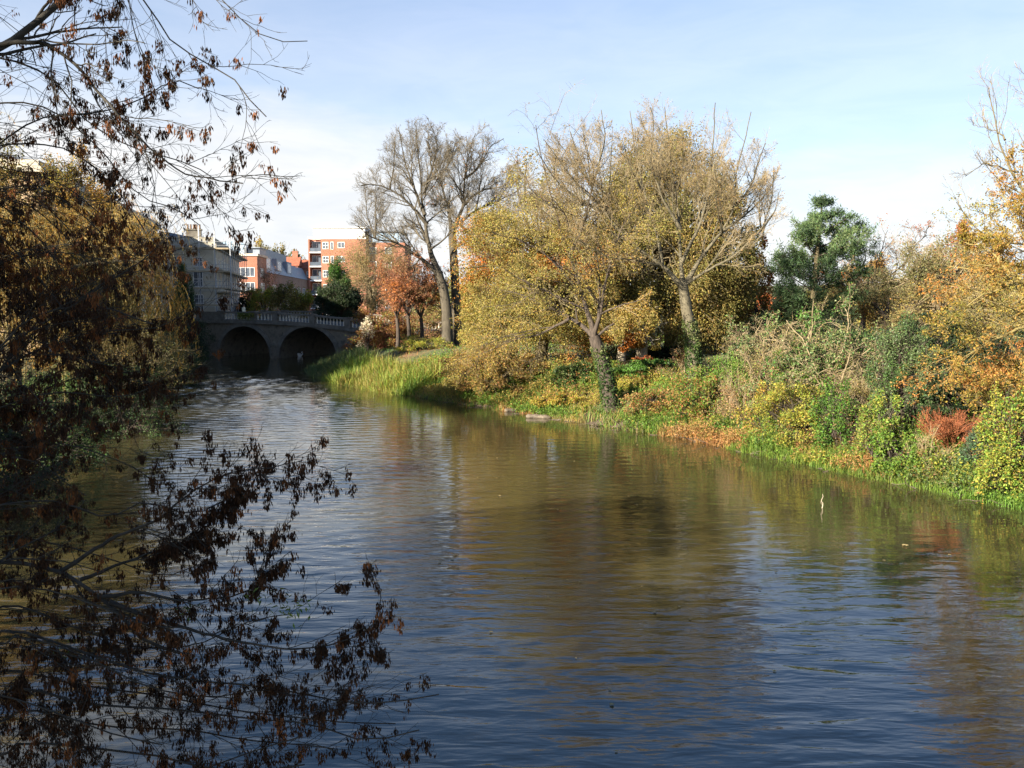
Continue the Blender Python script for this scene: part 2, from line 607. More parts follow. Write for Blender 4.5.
# the water: wind waves as real relief where they can be seen, ruffled out in the stream and calmer under the right bank
wx = np.concatenate([[-260, -150, -90, -60], np.arange(-46, 34.01, 0.22), [45, 60, 80]])
wy = np.concatenate([[-70, -30, -5], np.arange(4, 40, 0.10), np.arange(40, 112, 0.16), [118, 130, 160, 220, 350, 720]])
WX, WY = np.meshgrid(wx, wy, indexing='ij')
wz = np.zeros_like(WX)
wr = np.random.default_rng(5)
for k in range(64):
    lam = 0.40 * (1.0 / 0.40) ** wr.random()
    th = PI / 2 + 0.12 + wr.normal() * 0.42
    kk = 2 * PI / lam
    ph_ = kk * (WX * math.cos(th) + WY * math.sin(th)) + wr.uniform(0, 6.28)
    wz += (0.0165 / kk) * (np.sin(ph_) + 0.18 * np.cos(2 * ph_))
dn = -(WX - 15) * 0.868 - (WY - 26) * 0.496
lee_ = np.clip((dn - 2) / 14, 0, 1)
lee_ = 0.22 + 0.78 * lee_ * lee_ * (3 - 2 * lee_)
gust = 0.75 + 0.25 * np.sin(WX * 0.21 + 0.8 * np.sin(WY * 0.13)) * np.sin(WY * 0.17 - 0.1 * WX + 1.0)
near_ = 0.45 + 0.55 * np.clip((WY - 12) / 45, 0, 1) + 0.9 * np.clip((WY - 58) / 22, 0, 1)
edge_ = np.clip((WX + 46) / 2, 0, 1) * np.clip((34 - WX) / 2, 0, 1) * np.clip((WY - 4) / 2, 0, 1) * np.clip((111 - WY) / 3, 0, 1)
wz *= lee_ * gust * near_ * edge_
nwx, nwy = len(wx), len(wy)
ii, jj = np.meshgrid(np.arange(nwx - 1), np.arange(nwy - 1), indexing='ij')
q0 = (ii * nwy + jj).ravel()
tag(mk('river', np.stack([WX.ravel(), WY.ravel(), wz.ravel()], 1), np.stack([q0, q0 + nwy, q0 + nwy + 1, q0 + 1], 1), None, M['water'], smooth=True), kind='structure')


def bank_points(B, y0, y1, d0, d1, n, sign, dens=1.0):
    """random points on the bank, d metres inland of the water's edge"""
    y = rng.uniform(y0, y1, n)
    d = d0 + (d1 - d0) * rng.random(n) ** dens
    xs = np.interp(y, B[:, 1], B[:, 0])
    sl = (np.interp(y + 1.5, B[:, 1], B[:, 0]) - np.interp(y - 1.5, B[:, 1], B[:, 0])) / 3
    nrm = norm(np.stack([np.ones(n), -sl], 1)) * sign
    p = np.stack([xs, y], 1) + nrm * d[:, None]
    z = ground_z(p[:, 0], p[:, 1])
    return np.column_stack([p, z]), d


# ------------------------------------------------------------------ light
SUN_AZ = 229.0      # clockwise from +Y
SUN_EL = 22.5
sd = bpy.data.lights.new('sun', 'SUN')
sd.energy = 5.0
sd.angle = math.radians(0.53)
sd.color = (1.0, 0.90, 0.74)
so = bpy.data.objects.new('sun', sd)
COL.objects.link(so)
sun_to = Vector((math.sin(math.radians(SUN_AZ)) * math.cos(math.radians(SUN_EL)), math.cos(math.radians(SUN_AZ)) * math.cos(math.radians(SUN_EL)), math.sin(math.radians(SUN_EL))))
so.rotation_euler = (-sun_to).to_track_quat('-Z', 'Y').to_euler()
so.location = sun_to * 200

w = bpy.data.worlds.new('World')
scene.world = w
w.use_nodes = True
wt = w.node_tree
wt.nodes.clear()
wo = wt.nodes.new('ShaderNodeOutputWorld')
sky = wt.nodes.new('ShaderNodeTexSky')
sky.sky_type = 'NISHITA'
sky.sun_disc = False
sky.sun_elevation = math.radians(SUN_EL)
sky.sun_rotation = math.radians(SUN_AZ)
sky.air_density = 0.9
sky.dust_density = 0.35
sky.ozone_density = 4.0
bg = N(wt, 'ShaderNodeBackground', i_Strength=0.058)
wt.links.new(sky.outputs[0], bg.inputs[0])
cl = N(wt, 'ShaderNodeBackground', i_Strength=0.265)
tc = N(wt, 'ShaderNodeTexCoord')
sep = N(wt, 'ShaderNodeSeparateXYZ')
wt.links.new(tc.outputs['Generated'], sep.inputs[0])


def wm(op, a, b=None, c=None):
    n = N(wt, 'ShaderNodeMath', operation=op)
    for i, x in enumerate((a, b, c)):
        if x is None:
            continue
        if isinstance(x, (int, float)):
            n.inputs[i].default_value = x
        else:
            wt.links.new(x, n.inputs[i])
    return n.outputs[0]


mpw = N(wt, 'ShaderNodeMapping')
mpw.inputs['Scale'].default_value = (2.2, 2.2, 9.0)
mpw.inputs['Rotation'].default_value = (0.0, 0.12, 0.0)
wt.links.new(tc.outputs['Generated'], mpw.inputs[0])
cn = N(wt, 'ShaderNodeTexNoise', i_Scale=1.6, i_Detail=8.0, i_Roughness=0.55, i_Distortion=0.4)
wt.links.new(mpw.outputs[0], cn.inputs['Vector'])
top = wm('SUBTRACT', 0.185, wm('MULTIPLY', sep.outputs[0], 0.11))
d1 = wm('SUBTRACT', wm('ADD', top, wm('MULTIPLY', wm('SUBTRACT', cn.outputs[0], 0.5), 0.22)), sep.outputs[2])
msk = N(wt, 'ShaderNodeMapRange', interpolation_type='SMOOTHSTEP')
msk.inputs['From Min'].default_value = -0.11
msk.inputs['From Max'].default_value = 0.10
wt.links.new(d1, msk.inputs[0])
# clouds thin out towards the far right of the view
thin = N(wt, 'ShaderNodeMapRange', interpolation_type='SMOOTHSTEP')
thin.inputs['From Min'].default_value = -0.12
thin.inputs['From Max'].default_value = 0.55
thin.inputs['To Min'].default_value = 0.96
thin.inputs['To Max'].default_value = 0.90
wt.links.new(sep.outputs[0], thin.inputs[0])
veil = N(wt, 'ShaderNodeMapRange')
veil.inputs['From Min'].default_value = 0.26
veil.inputs['From Max'].default_value = 0.45
veil.inputs['To Min'].default_value = 0.46
veil.inputs['To Max'].default_value = 0.0
wt.links.new(sep.outputs[2], veil.inputs[0])
fac = wm('MAXIMUM', wm('MULTIPLY', msk.outputs[0], thin.outputs[0]), veil.outputs[0])
cs = N(wt, 'ShaderNodeTexNoise', i_Scale=3.2, i_Detail=6.0, i_Roughness=0.6, i_Distortion=0.6)
wt.links.new(mpw.outputs[0], cs.inputs['Vector'])
cr_ = ramp(wt, [(0.3, (0.84, 0.87, 0.91)), (0.62, (1.0, 0.995, 0.985))])
wt.links.new(cs.outputs[0], cr_.inputs[0])
wt.links.new(cr_.outputs[0], cl.inputs[0])
mxs = N(wt, 'ShaderNodeMixShader')
wt.links.new(fac, mxs.inputs[0])
wt.links.new(bg.outputs[0], mxs.inputs[1])
wt.links.new(cl.outputs[0], mxs.inputs[2])
wt.links.new(mxs.outputs[0], wo.inputs[0])

scene.view_settings.view_transform = 'Standard'
scene.view_settings.look = 'None'
scene.view_settings.exposure = 2.0
scene.view_settings.gamma = 1.0
scene.cycles.max_bounces = 6
scene.cycles.transparent_max_bounces = 4
scene.cycles.sample_clamp_indirect = 4.0
scene.cycles.use_denoising = True

# ------------------------------------------------------------------ plant builders
PAL = dict(
    golden=[(0.19, 0.168, 0.05), (0.26, 0.215, 0.055), (0.31, 0.24, 0.06), (0.23, 0.17, 0.05), (0.34, 0.225, 0.055)],
    olive=[(0.12, 0.115, 0.035), (0.18, 0.16, 0.045), (0.23, 0.19, 0.055), (0.15, 0.125, 0.04)],
    orange=[(0.22, 0.18, 0.05), (0.29, 0.20, 0.05), (0.38, 0.17, 0.04), (0.45, 0.17, 0.035)],
    copper=[(0.16, 0.12, 0.03), (0.26, 0.12, 0.035), (0.33, 0.115, 0.04), (0.30, 0.09, 0.035)],
    maroon=[(0.10, 0.035, 0.02), (0.16, 0.05, 0.03), (0.20, 0.11, 0.03), (0.28, 0.17, 0.04)],
    laurel=[(0.035, 0.085, 0.015), (0.06, 0.13, 0.02), (0.09, 0.18, 0.03)],
    holly=[(0.035, 0.065, 0.022), (0.055, 0.095, 0.03), (0.09, 0.125, 0.045)],
    ivy=[(0.03, 0.06, 0.015), (0.055, 0.10, 0.025), (0.10, 0.14, 0.04), (0.14, 0.16, 0.06)],
    dark=[(0.012, 0.022, 0.010), (0.02, 0.035, 0.013), (0.035, 0.05, 0.02)],
    pine=[(0.05, 0.085, 0.04), (0.085, 0.135, 0.055), (0.13, 0.18, 0.075)],
    lime=[(0.15, 0.19, 0.03), (0.27, 0.265, 0.045), (0.34, 0.285, 0.05), (0.20, 0.22, 0.035)],
    green=[(0.07, 0.14, 0.02), (0.11, 0.20, 0.03), (0.17, 0.25, 0.04), (0.10, 0.16, 0.03)],
    bracken=[(0.20, 0.10, 0.035), (0.30, 0.15, 0.05), (0.36, 0.20, 0.08), (0.24, 0.17, 0.06)],
    straw=[(0.25, 0.195, 0.075), (0.31, 0.24, 0.09), (0.19, 0.16, 0.055)],
    willow=[(0.21, 0.135, 0.035), (0.30, 0.18, 0.045), (0.36, 0.21, 0.045), (0.17, 0.125, 0.03)],
    rust=[(0.19, 0.06, 0.025), (0.27, 0.09, 0.035), (0.15, 0.06, 0.03)],
)


def twig_tree(name, label, cat, base, trunk, limbs, bark, levels, leaf=None, twig=None, group=None, trunk_r=(0.4, 0.3), limb_r=None,
              ivy=None, ivy_mat='leaf', env=None):
    """tree with limbs laid out one by one and twigs grown from them"""
    t = thing(name, label, cat, base, group=group)
    tp = smooth_poly(trunk, 14)
    tr = np.linspace(trunk_r[0], trunk_r[1], 14)
    tr[0] *= 1.45
    tr[1] *= 1.12
    lump = 1 + 0.05 * np.sin(np.arange(14) * 2.1 + rng.uniform(0, 6))
    MB().tubes(tp[None], (tr * lump)[None], 10).build('trunk', M[bark], t, base, True)
    K = 16
    LP = np.stack([smooth_poly(l, K) for l in limbs])
    LP[:, 1:] += np.cumsum(rng.normal(size=(len(limbs), K - 1, 3)) * 0.02 * levels.get('rough', 1.0), axis=1)
    lr = limb_r or [(trunk_r[1] * 0.7, 0.03)] * len(limbs)
    LR = np.stack([a * (b / a) ** (np.linspace(0, 1, K) ** 0.8) for a, b in lr])
    LL = np.linalg.norm(np.diff(LP, axis=1), axis=2).sum(1)
    fat = MB().tubes(LP, LR, 7)
    P, R, L = LP, LR, LL
    thin = MB()
    last = P
    for i, lv in enumerate(levels['lv']):
        P, R, L = spawn(P, R, L, **lv)
        if env is not None:
            e = np.linalg.norm((P[:, -1] - env[0]) / env[1], axis=1) + 0.06 * field(P[:, -1], 0.8, 1.0)
            k_ = e < 1.0 + 0.03 * rng.normal(size=len(e))
            P, R, L = P[k_], R[k_], L[k_]
        (fat if i == 0 else thin).tubes(P, R, 5 if i == 0 else 3)
        last = P if i >= len(levels['lv']) - 1 else last
    fat.build('limbs', M[bark], t, base, True)
    if thin.n:
        thin.build('twigs', M[twig or bark], t, base)
    if leaf:
        pos = on_twigs(last, leaf['n'], 0.1, leaf.get('spread', 0.05))
        if 'keep' in leaf:
            pos = pos[leaf['keep'](pos)]
        foliage('foliage', pos, leaf['pal'], leaf['L'], leaf['W'], t, base, leaf.get('droop', 0.4), s=leaf.get('s', 0.5), mix=leaf.get('mix', 0.4))
    if ivy:
        n, t0, t1, th = ivy
        idx = rng.uniform(t0, t1, n) * 13
        i0 = np.minimum(idx.astype(int), 12)
        w_ = (idx - i0)[:, None]
        c = tp[i0] * (1 - w_) + tp[i0 + 1] * w_
        out = unit(n)
        out[:, 2] *= 0.2
        out = norm(out)
        rr = (tr[i0] * (1 + th * rng.random(n)))[:, None]
        foliage('ivy', c + out * rr, PAL['ivy'], 0.10, 0.085, t, base, 0.3, outward=out * 0.5, mat=M[ivy_mat])
    return t


def shell_points(n, ragged=0.22, hollow=0.5, ph=0.0, low=-1.0):
    """points in a lumpy unit ball, denser towards the outside"""
    out = []
    while sum(len(a) for a in out) < n:
        d = unit(n * 2)
        d = d[d[:, 2] > low]
        lump = 1 + ragged * field(d * 2.3 + ph, 1.0, ph) + ragged * 0.5 * field(d * 5.1, 1.0, ph + 3)
        r = (hollow + (1 - hollow) * rng.random(len(d)) ** 0.6) * lump
        out.append(d * r[:, None])
    return np.concatenate(out)[:n]


def clump_plant(name, label, cat, base, size, pal, nclump=60, nleaf=120, L=0.12, W=0.08, cr=0.22, lift=0.0, bark='bark_dark', trunk=None,
                trunk_r=(0.2, 0.1), group=None, ragged=0.22, hollow=0.5, droop=0.3, mat='leaf', sprigs=0, sprig_len=0.6, s=0.6, mix=0.35,
                low=-0.55, offset=(0, 0), twig=None, stem_r=None, jit=0.22, ivy=None, tintfn=None):
    """dense plant: stems run from the base (or trunk) to leaf clumps spread through the crown's volume"""
    base = np.asarray(base, float)
    t = thing(name, label, cat, base, group=group)
    rx, ry, rz = size
    ph = rng.uniform(0, 30)
    c0 = base + np.array([offset[0], offset[1], lift + rz * (1.0 if low <= -0.9 else -low * 0.98)])
    C = c0 + shell_points(nclump, ragged, hollow, ph, low) * np.array([rx, ry, rz])
    C[:, 2] = np.maximum(C[:, 2], base[2] + 0.05)
    m = MB()
    if trunk is not None:
        tp = smooth_poly(trunk, 12)
        tr = np.linspace(trunk_r[0], trunk_r[1], 12)
        tr[0] *= 1.35
        MB().tubes(tp[None], tr[None], 9).build('trunk', M[bark], t, base, True)
        f = rng.uniform(0.55, 1.0, nclump) * 11
        i = np.minimum(f.astype(int), 10)
        S = tp[i] * (1 - (f - i)[:, None]) + tp[i + 1] * (f - i)[:, None]
        r0 = np.full(nclump, stem_r or trunk_r[1] * 0.35)
        if ivy:
            n, t0, t1, th = ivy
            idx = rng.uniform(t0, t1, n) * 11
            i0 = np.minimum(idx.astype(int), 10)
            w_ = (idx - i0)[:, None]
            out = unit(n)
            out[:, 2] *= 0.2
            out = norm(out)
            foliage('ivy', tp[i0] * (1 - w_) + tp[i0 + 1] * w_ + out * (tr[i0] * (1 + th * rng.random(n)))[:, None], PAL['ivy'], 0.13, 0.11, t, base, 0.3, outward=out * 0.5)
    else:
        S = base + np.column_stack([rng.normal(size=(nclump, 2)) * np.array([rx, ry]) * 0.16, np.full(nclump, -0.05)])
        S[:, 2] = ground_z(S[:, 0], S[:, 1]) - 0.05
        r0 = np.full(nclump, stem_r or 0.03)
    u = np.linspace(0, 1, 7)[None, :, None]
    midp = (S + C) / 2 + np.array([0, 0, 1]) * (np.linalg.norm(C - S, axis=1) * 0.16)[:, None] + rng.normal(size=S.shape) * 0.12 * min(rx, rz)
    P = (1 - u) ** 2 * S[:, None] + 2 * u * (1 - u) * midp[:, None] + u ** 2 * C[:, None]
    R = r0[:, None] * np.linspace(1, 0.3, 7)
    m.tubes(P, R, 4)
    # side twigs inside each clump
    LL = np.linalg.norm(C - S, axis=1)
    P2, R2, L2 = spawn(P, R, np.minimum(LL, 4 * cr * max(rx, rz)), 5, 0.55, 1.0, 0.8, 0.3, 0.55, 0.6, 4, 0.25, 0.0, 0.4, rmin=0.004)
    m.tubes(P2, R2, 3)
    if sprigs:
        k = rng.integers(0, nclump, sprigs)
        dirs = norm(C[k] - c0) + unit(sprigs) * 0.5
        dirs[:, 2] += 0.35
        P3, R3, L3 = grow(C[k], dirs, sprig_len * rng.uniform(0.5, 1.5, sprigs), np.full(sprigs, 0.008), 5, 0.12, 0.05)
        m.tubes(P3, R3, 3)
        P4, R4, L4 = spawn(P3, R3, L3, 3, 0.3, 1.0, 0.6, 0.2, 0.5, 0.7, 3, 0.2)
        m.tubes(P4, R4, 3)
    m.build('branches', M[twig or bark], t, base)
    n = nclump * nleaf
    k = rng.integers(0, nclump, n)
    off = unit(n) * (rng.random(n) ** 0.45)[:, None] * (cr * np.array([rx, ry, rz * 0.75]))
    csize = rng.uniform(0.6, 1.25, nclump)[k][:, None]
    pos = C[k] + off * csize
    gl = ground_z(pos[:, 0], pos[:, 1])
    pos = pos[pos[:, 2] > gl + 0.02]
    outw = norm(pos - c0) * 0.6
    if tintfn is not None:
        tint = tintfn(pos, c0)
    else:
        tint = None
    if sprigs:
        ps = on_twigs(P4, max(10, sprigs * 5), 0.2, 0.03)
    foliage('foliage', pos, pal, L, W, t, base, droop, outward=outw, s=s, mix=mix, mat=M[mat], ph=ph, jit=jit, tint=tint, up_bias=0.35)
    if sprigs:
        foliage('sprig_leaves', ps, pal, L * 0.9, W * 0.9, t, base, droop, s=s, mix=mix, mat=M[mat], ph=ph)
    return t


def ground_at(u, Y):
    x = pt(u, 305, Y)[0]
    return np.array([x, Y, gz(x, Y)])


# ================================================================== RIGHT BANK: TREES
def px(poly, Y, dys=None):
    """photograph polyline -> world polyline with its own depth wander"""
    n = len(poly)
    dys = np.zeros(n) if dys is None else np.linspace(0, dys, n)
    return [pt(u, v, Y + d) for (u, v), d in zip(poly, dys)]


def fill_limbs(src, n, cu, cv, rx, ry, lo=4, hi=48, dmax=4.0):
    """further limbs that fan out from the drawn ones to fill a rounded crown"""
    out = []
    for k in range(n):
        uu = cu - rx * 0.93 + 1.86 * rx * ((k * 0.618 + 0.1) % 1.0)
        vv = cv - ry * math.sqrt(max(0.02, 1 - ((uu - cu) / rx) ** 2)) + rng.uniform(lo, hi)
        cand = [q for l_, d_ in src for q in l_[1:-1] if q[1] > vv + 35] or [src[0][0][1]]
        q_ = min(cand, key=lambda q: abs(q[0] - uu) + 0.25 * (q[1] - vv))
        out.append(([q_, (q_[0] * 0.36 + uu * 0.64, q_[1] * 0.58 + vv * 0.42), (uu, vv)], rng.uniform(-dmax, dmax)))
    return out


# ---- the tall bare tree with an ivy-clad trunk
Y0 = 46
b = ground_at(697, Y0)
trunk = [b - [0, 0, 0.3]] + px([(692, 340), (687, 312), (683, 286)], Y0)
limbs_px = [([(683, 288), (660, 264), (632, 243), (607, 213), (592, 185), (580, 156), (572, 134)], -2.0),
            ([(683, 288), (682, 258), (681, 228), (677, 190), (672, 150), (668, 108)], 0.5),
            ([(684, 286), (702, 258), (722, 232), (735, 205), (738, 170), (746, 138), (752, 112)], 1.0),
            ([(722, 232), (744, 216), (762, 200), (774, 182), (780, 168)], 2.0),
            ([(686, 284), (712, 268), (738, 255), (762, 232), (775, 215)], -2.5),
            ([(662, 266), (655, 232), (642, 190), (632, 150), (628, 112)], 2.5),
            ([(607, 213), (582, 203), (560, 188), (545, 170), (536, 152)], -2.5),
            ([(682, 262), (700, 220), (708, 180), (712, 140), (715, 104)], -2.0),
            ([(664, 268), (640, 262), (610, 258), (580, 240)], -3.0),
            ([(681, 230), (660, 195), (650, 160), (652, 120), (648, 104)], -1.0),
            ([(735, 206), (752, 185), (758, 165), (766, 142)], -1.5),
            ([(592, 186), (600, 160), (604, 130), (600, 108)], 1.5)]
limbs_px += fill_limbs(limbs_px, 18, 657, 224, 138, 110)
limbs_px += [([(632, 243), (590, 222), (555, 206), (528, 192)], -2.5), ([(607, 213), (575, 182), (548, 158), (530, 150)], 1.5), ([(592, 185), (570, 158), (552, 134)], -1.0),
             ([(607, 213), (585, 190), (566, 168), (545, 140)], -3.5), ([(632, 243), (600, 236), (565, 228), (540, 220)], 1.0), ([(592, 185), (584, 150), (580, 122)], 2.0)]
dense = dict(rough=1.2, lv=[dict(m=12, tmin=0.12, ang=0.6, ratio=0.40, rr=0.45, k=7, wander=0.10, trop=0.06, rmin=0.010),
                 dict(m=7, tmin=0.15, ang=0.62, ratio=0.5, rr=0.5, k=5, wander=0.13, trop=0.07, rmin=0.007),
                 dict(m=5, tmin=0.15, ang=0.6, ratio=0.55, rr=0.6, k=4, wander=0.14, trop=0.05, rmin=0.0052),
                 dict(m=3, tmin=0.2, ang=0.6, ratio=0.65, rr=0.7, k=3, wander=0.14, trop=0.04, rmin=0.0045)])
twig_tree('bare_tree', 'tall spreading tree with nearly bare crown and straight ivy-clad trunk', 'tree', b, trunk,
          [px(l, Y0, d) for l, d in limbs_px], 'bark_trunk', dense,
          leaf=dict(n=6500, pal=[(0.22, 0.15, 0.06), (0.30, 0.20, 0.07), (0.20, 0.12, 0.05)], L=0.075, W=0.045, spread=0.05),
          twig='twig_tan', trunk_r=(0.37, 0.27),
          limb_r=[(0.19, 0.02), (0.15, 0.02), (0.17, 0.02), (0.10, 0.02), (0.11, 0.02), (0.13, 0.02), (0.13, 0.02), (0.12, 0.02), (0.10, 0.02), (0.11, 0.02), (0.10, 0.02), (0.09, 0.02)] + [(0.07, 0.012)] * 24,
          ivy=(3000, 0.02, 0.66, 0.2), env=(pt(650, 222, 46), np.array([144, 114, 130]) * 46 / F))

# ---- leaning golden tree at the water's edge
Y0 = 45.5
b = ground_at(613, Y0)
b[2] = max(b[2], 0.1)
trunk = [b - [0, 0, 0.3]] + px([(607, 380), (600, 355), (594, 336)], Y0)
limbs_px = [([(594, 337), (570, 318), (540, 305), (510, 293), (478, 288)], 3.5), ([(594, 337), (585, 300), (570, 255), (553, 205), (540, 150), (536, 125)], 2.0),
            ([(594, 337), (604, 300), (612, 262), (625, 230), (640, 205)], -2.0), ([(585, 300), (560, 270), (525, 245), (495, 235)], -1.5),
            ([(570, 255), (585, 220), (592, 180), (585, 140)], -1.0), ([(596, 338), (615, 322), (632, 316), (645, 320)], -1.0),
            ([(570, 318), (545, 330), (512, 338), (485, 352), (465, 372)], 4.5),
            ([(553, 205), (530, 185), (515, 160)], 1.0), ([(594, 337), (600, 290), (597, 245), (600, 200)], 3.0)]
twig_tree('golden_tree', 'leaning golden-leaved tree with drooping boughs at the water edge', 'tree', b, trunk,
          [px(l, Y0, d) for l, d in limbs_px], 'bark_dark',
          dict(rough=2.0, lv=[dict(m=13, tmin=0.12, ang=0.7, ratio=0.42, rr=0.5, k=6, wander=0.16, trop=-0.02, rmin=0.012),
                              dict(m=7, tmin=0.12, ang=0.7, ratio=0.5, rr=0.5, k=5, wander=0.18, trop=-0.06, rmin=0.008),
                              dict(m=5, tmin=0.15, ang=0.7, ratio=0.55, rr=0.6, k=4, wander=0.2, trop=-0.06, rmin=0.006)]),
          leaf=dict(n=58000, pal=PAL['golden'][:2] + PAL['olive'][2:3] + PAL['golden'][2:], L=0.085, W=0.052, spread=0.10, keep=lambda p: rng.random(len(p)) < np.clip(1.5 - (p[:, 2] - 7.5) / 3.2, 0.02, 1)),
          twig='twig_tan', trunk_r=(0.42, 0.30), limb_r=[(0.16, 0.02), (0.19, 0.02), (0.15, 0.02), (0.11, 0.02), (0.1, 0.02), (0.1, 0.02), (0.1, 0.015), (0.06, 0.015), (0.12, 0.02)],
          ivy=(2300, 0.0, 0.85, 0.16))


# ---- trees of the park behind
def crown(name, label, u, Y, vtop, hw, vlow, pal, depth=None, **kw):
    """dense crown: top at row vtop, half width hw pixels, lowest leaves at row vlow"""
    b_ = ground_at(u, Y)
    ztop, zlow = pt(u, vtop, Y)[2], pt(u, vlow, Y)[2]
    r = hw * Y / F
    low = kw.pop('low', -0.75)
    rz = (ztop - zlow) / (1 - low) / 1.0
    lift = max(zlow - b_[2], 0) if low > -0.9 else max(zlow - b_[2], 0)
    ttop = b_ + np.array([rng.normal() * 0.3, 0, lift + (ztop - zlow) * 0.6])
    tr = [b_ - [0, 0, 0.3], b_ * 0.6 + ttop * 0.4 + np.array([0.15, 0.1, 0]), ttop]
    return clump_plant(name, label, 'tree', b_, (r, depth or r, rz), pal, lift=lift, trunk=tr, low=low, **kw)


crown('dome_tree', 'big dense dome-shaped olive and copper tree behind the ivy-clad trunk', 670, 64, 146, 86, 358, PAL['olive'] + [(0.22, 0.15, 0.04), (0.24, 0.20, 0.05)], nclump=320, nleaf=500, L=0.135, W=0.085,
      cr=0.2, trunk_r=(0.5, 0.3), sprigs=250, sprig_len=0.8, ragged=0.12, droop=0.8, hollow=0.72, bark='bark_olive')
crown('beech_tree', 'golden olive beech tree with orange patches behind the leaning tree', 540, 58, 190, 88, 372, PAL['golden'][:3] + PAL['olive'][1:2] + PAL['orange'][1:], nclump=240, nleaf=400, L=0.12, W=0.075, cr=0.18,
      trunk_r=(0.45, 0.25), sprigs=300, sprig_len=0.9, ragged=0.2, hollow=0.4, bark='bark_olive', s=0.35, mix=0.3)
crown('copper_tree', 'narrow reddish copper tree beside the big dome-shaped crown', 752, 74, 235, 20, 345, PAL['copper'], nclump=60, nleaf=170, L=0.2, W=0.13, cr=0.25, trunk_r=(0.25, 0.12), ragged=0.25, sprigs=40)
crown('orange_sapling', 'small orange-leaved tree with pale trunk, nearest the leaning trunk', 621, 57, 318, 22, 350, PAL['orange'], nclump=30, nleaf=120, L=0.15, W=0.1, cr=0.28, trunk_r=(0.34, 0.2), bark='bark_pale', hollow=0.3)
crown('amber_tree', 'amber-leaved tree with stout pale trunk above the red flower bed', 641, 57.5, 300, 30, 348, PAL['golden'], nclump=40, nleaf=120, L=0.15, W=0.1, cr=0.26, trunk_r=(0.42, 0.22), bark='bark_pale', hollow=0.3)

# ---- the big bare tree nearer the bridge: two stems
Y0 = 78
b = ground_at(447, Y0)
trunk = [b - [0, 0, 0.3]] + px([(447, 315), (444, 292), (438, 272)], Y0)
limbs_px = [([(438, 273), (430, 250), (425, 220), (423, 185), (420, 155), (417, 128)], 1.0), ([(438, 273), (420, 258), (398, 243), (375, 238), (358, 224)], -3.0),
            ([(427, 225), (410, 205), (390, 190), (370, 184), (362, 186)], -2.0), ([(425, 215), (414, 188), (405, 160), (399, 128)], 2.0),
            ([(424, 195), (432, 170), (437, 145), (432, 125)], -1.0), ([(398, 243), (385, 225), (376, 205)], 2.5),
            ([(434, 262), (420, 235), (405, 222)], 3.0), ([(420, 258), (414, 268), (413, 280)], -1.5)]
limbs_px += fill_limbs(limbs_px[:6], 9, 418, 214, 72, 92)
bl = dict(rough=1.6, lv=[dict(m=15, tmin=0.15, ang=0.65, ratio=0.36, rr=0.5, k=6, wander=0.16, trop=0.06, rmin=0.016),
                         dict(m=8, tmin=0.12, ang=0.65, ratio=0.5, rr=0.55, k=5, wander=0.17, trop=0.05, rmin=0.010),
                         dict(m=5, tmin=0.15, ang=0.65, ratio=0.6, rr=0.6, k=4, wander=0.17, trop=0.03, rmin=0.007), dict(m=3, tmin=0.2, ang=0.65, ratio=0.65, rr=0.7, k=3, wander=0.17, rmin=0.006)])
twig_tree('bare_tree', 'tall bare tree with long boughs reaching towards the bridge', 'tree', b, trunk, [px(l, Y0, d) for l, d in limbs_px], 'bark_brown', bl,
          twig='twig_grey', env=(pt(424, 216, 78), np.array([78, 96, 98]) * 78 / F), trunk_r=(0.55, 0.38), limb_r=[(0.36, 0.04), (0.3, 0.04), (0.2, 0.04), (0.2, 0.03), (0.17, 0.03), (0.1, 0.02), (0.1, 0.02), (0.1, 0.03)] + [(0.11, 0.02)] * 9)
b = ground_at(457, 79.5)
Y0 = 79.5
trunk = [b - [0, 0, 0.3]] + px([(456, 300), (454, 262), (452, 232)], Y0)
limbs_px = [([(452, 233), (449, 208), (441, 178), (432, 155), (428, 140)], 1.0), ([(452, 233), (463, 205), (466, 178), (472, 150), (478, 135)], -1.0),
            ([(463, 205), (482, 190), (502, 186), (518, 176)], -2.0), ([(456, 226), (475, 212), (497, 203), (518, 192), (530, 180)], 2.0),
            ([(466, 178), (480, 165), (492, 148), (505, 140)], 2.0), ([(449, 208), (440, 203), (430, 204)], 2.0), ([(441, 178), (450, 160), (456, 140)], -1.5),
            ([(454, 250), (470, 235), (490, 222), (512, 212)], -2.0)]
limbs_px += fill_limbs(limbs_px, 8, 474, 212, 60, 84)
twig_tree('bare_tree', 'forked bare tree standing against the sky beside the orange-patched beech', 'tree', b, trunk, [px(l, Y0, d) for l, d in limbs_px], 'bark_brown', bl,
          twig='twig_grey', env=(pt(474, 214, 79.5), np.array([66, 88, 88]) * 79.5 / F), trunk_r=(0.48, 0.34), limb_r=[(0.26, 0.03), (0.3, 0.03), (0.18, 0.03), (0.2, 0.03), (0.14, 0.03), (0.1, 0.02), (0.12, 0.02), (0.14, 0.02)] + [(0.10, 0.02)] * 8,
          leaf=dict(n=900, pal=PAL['orange'], L=0.14, W=0.09))

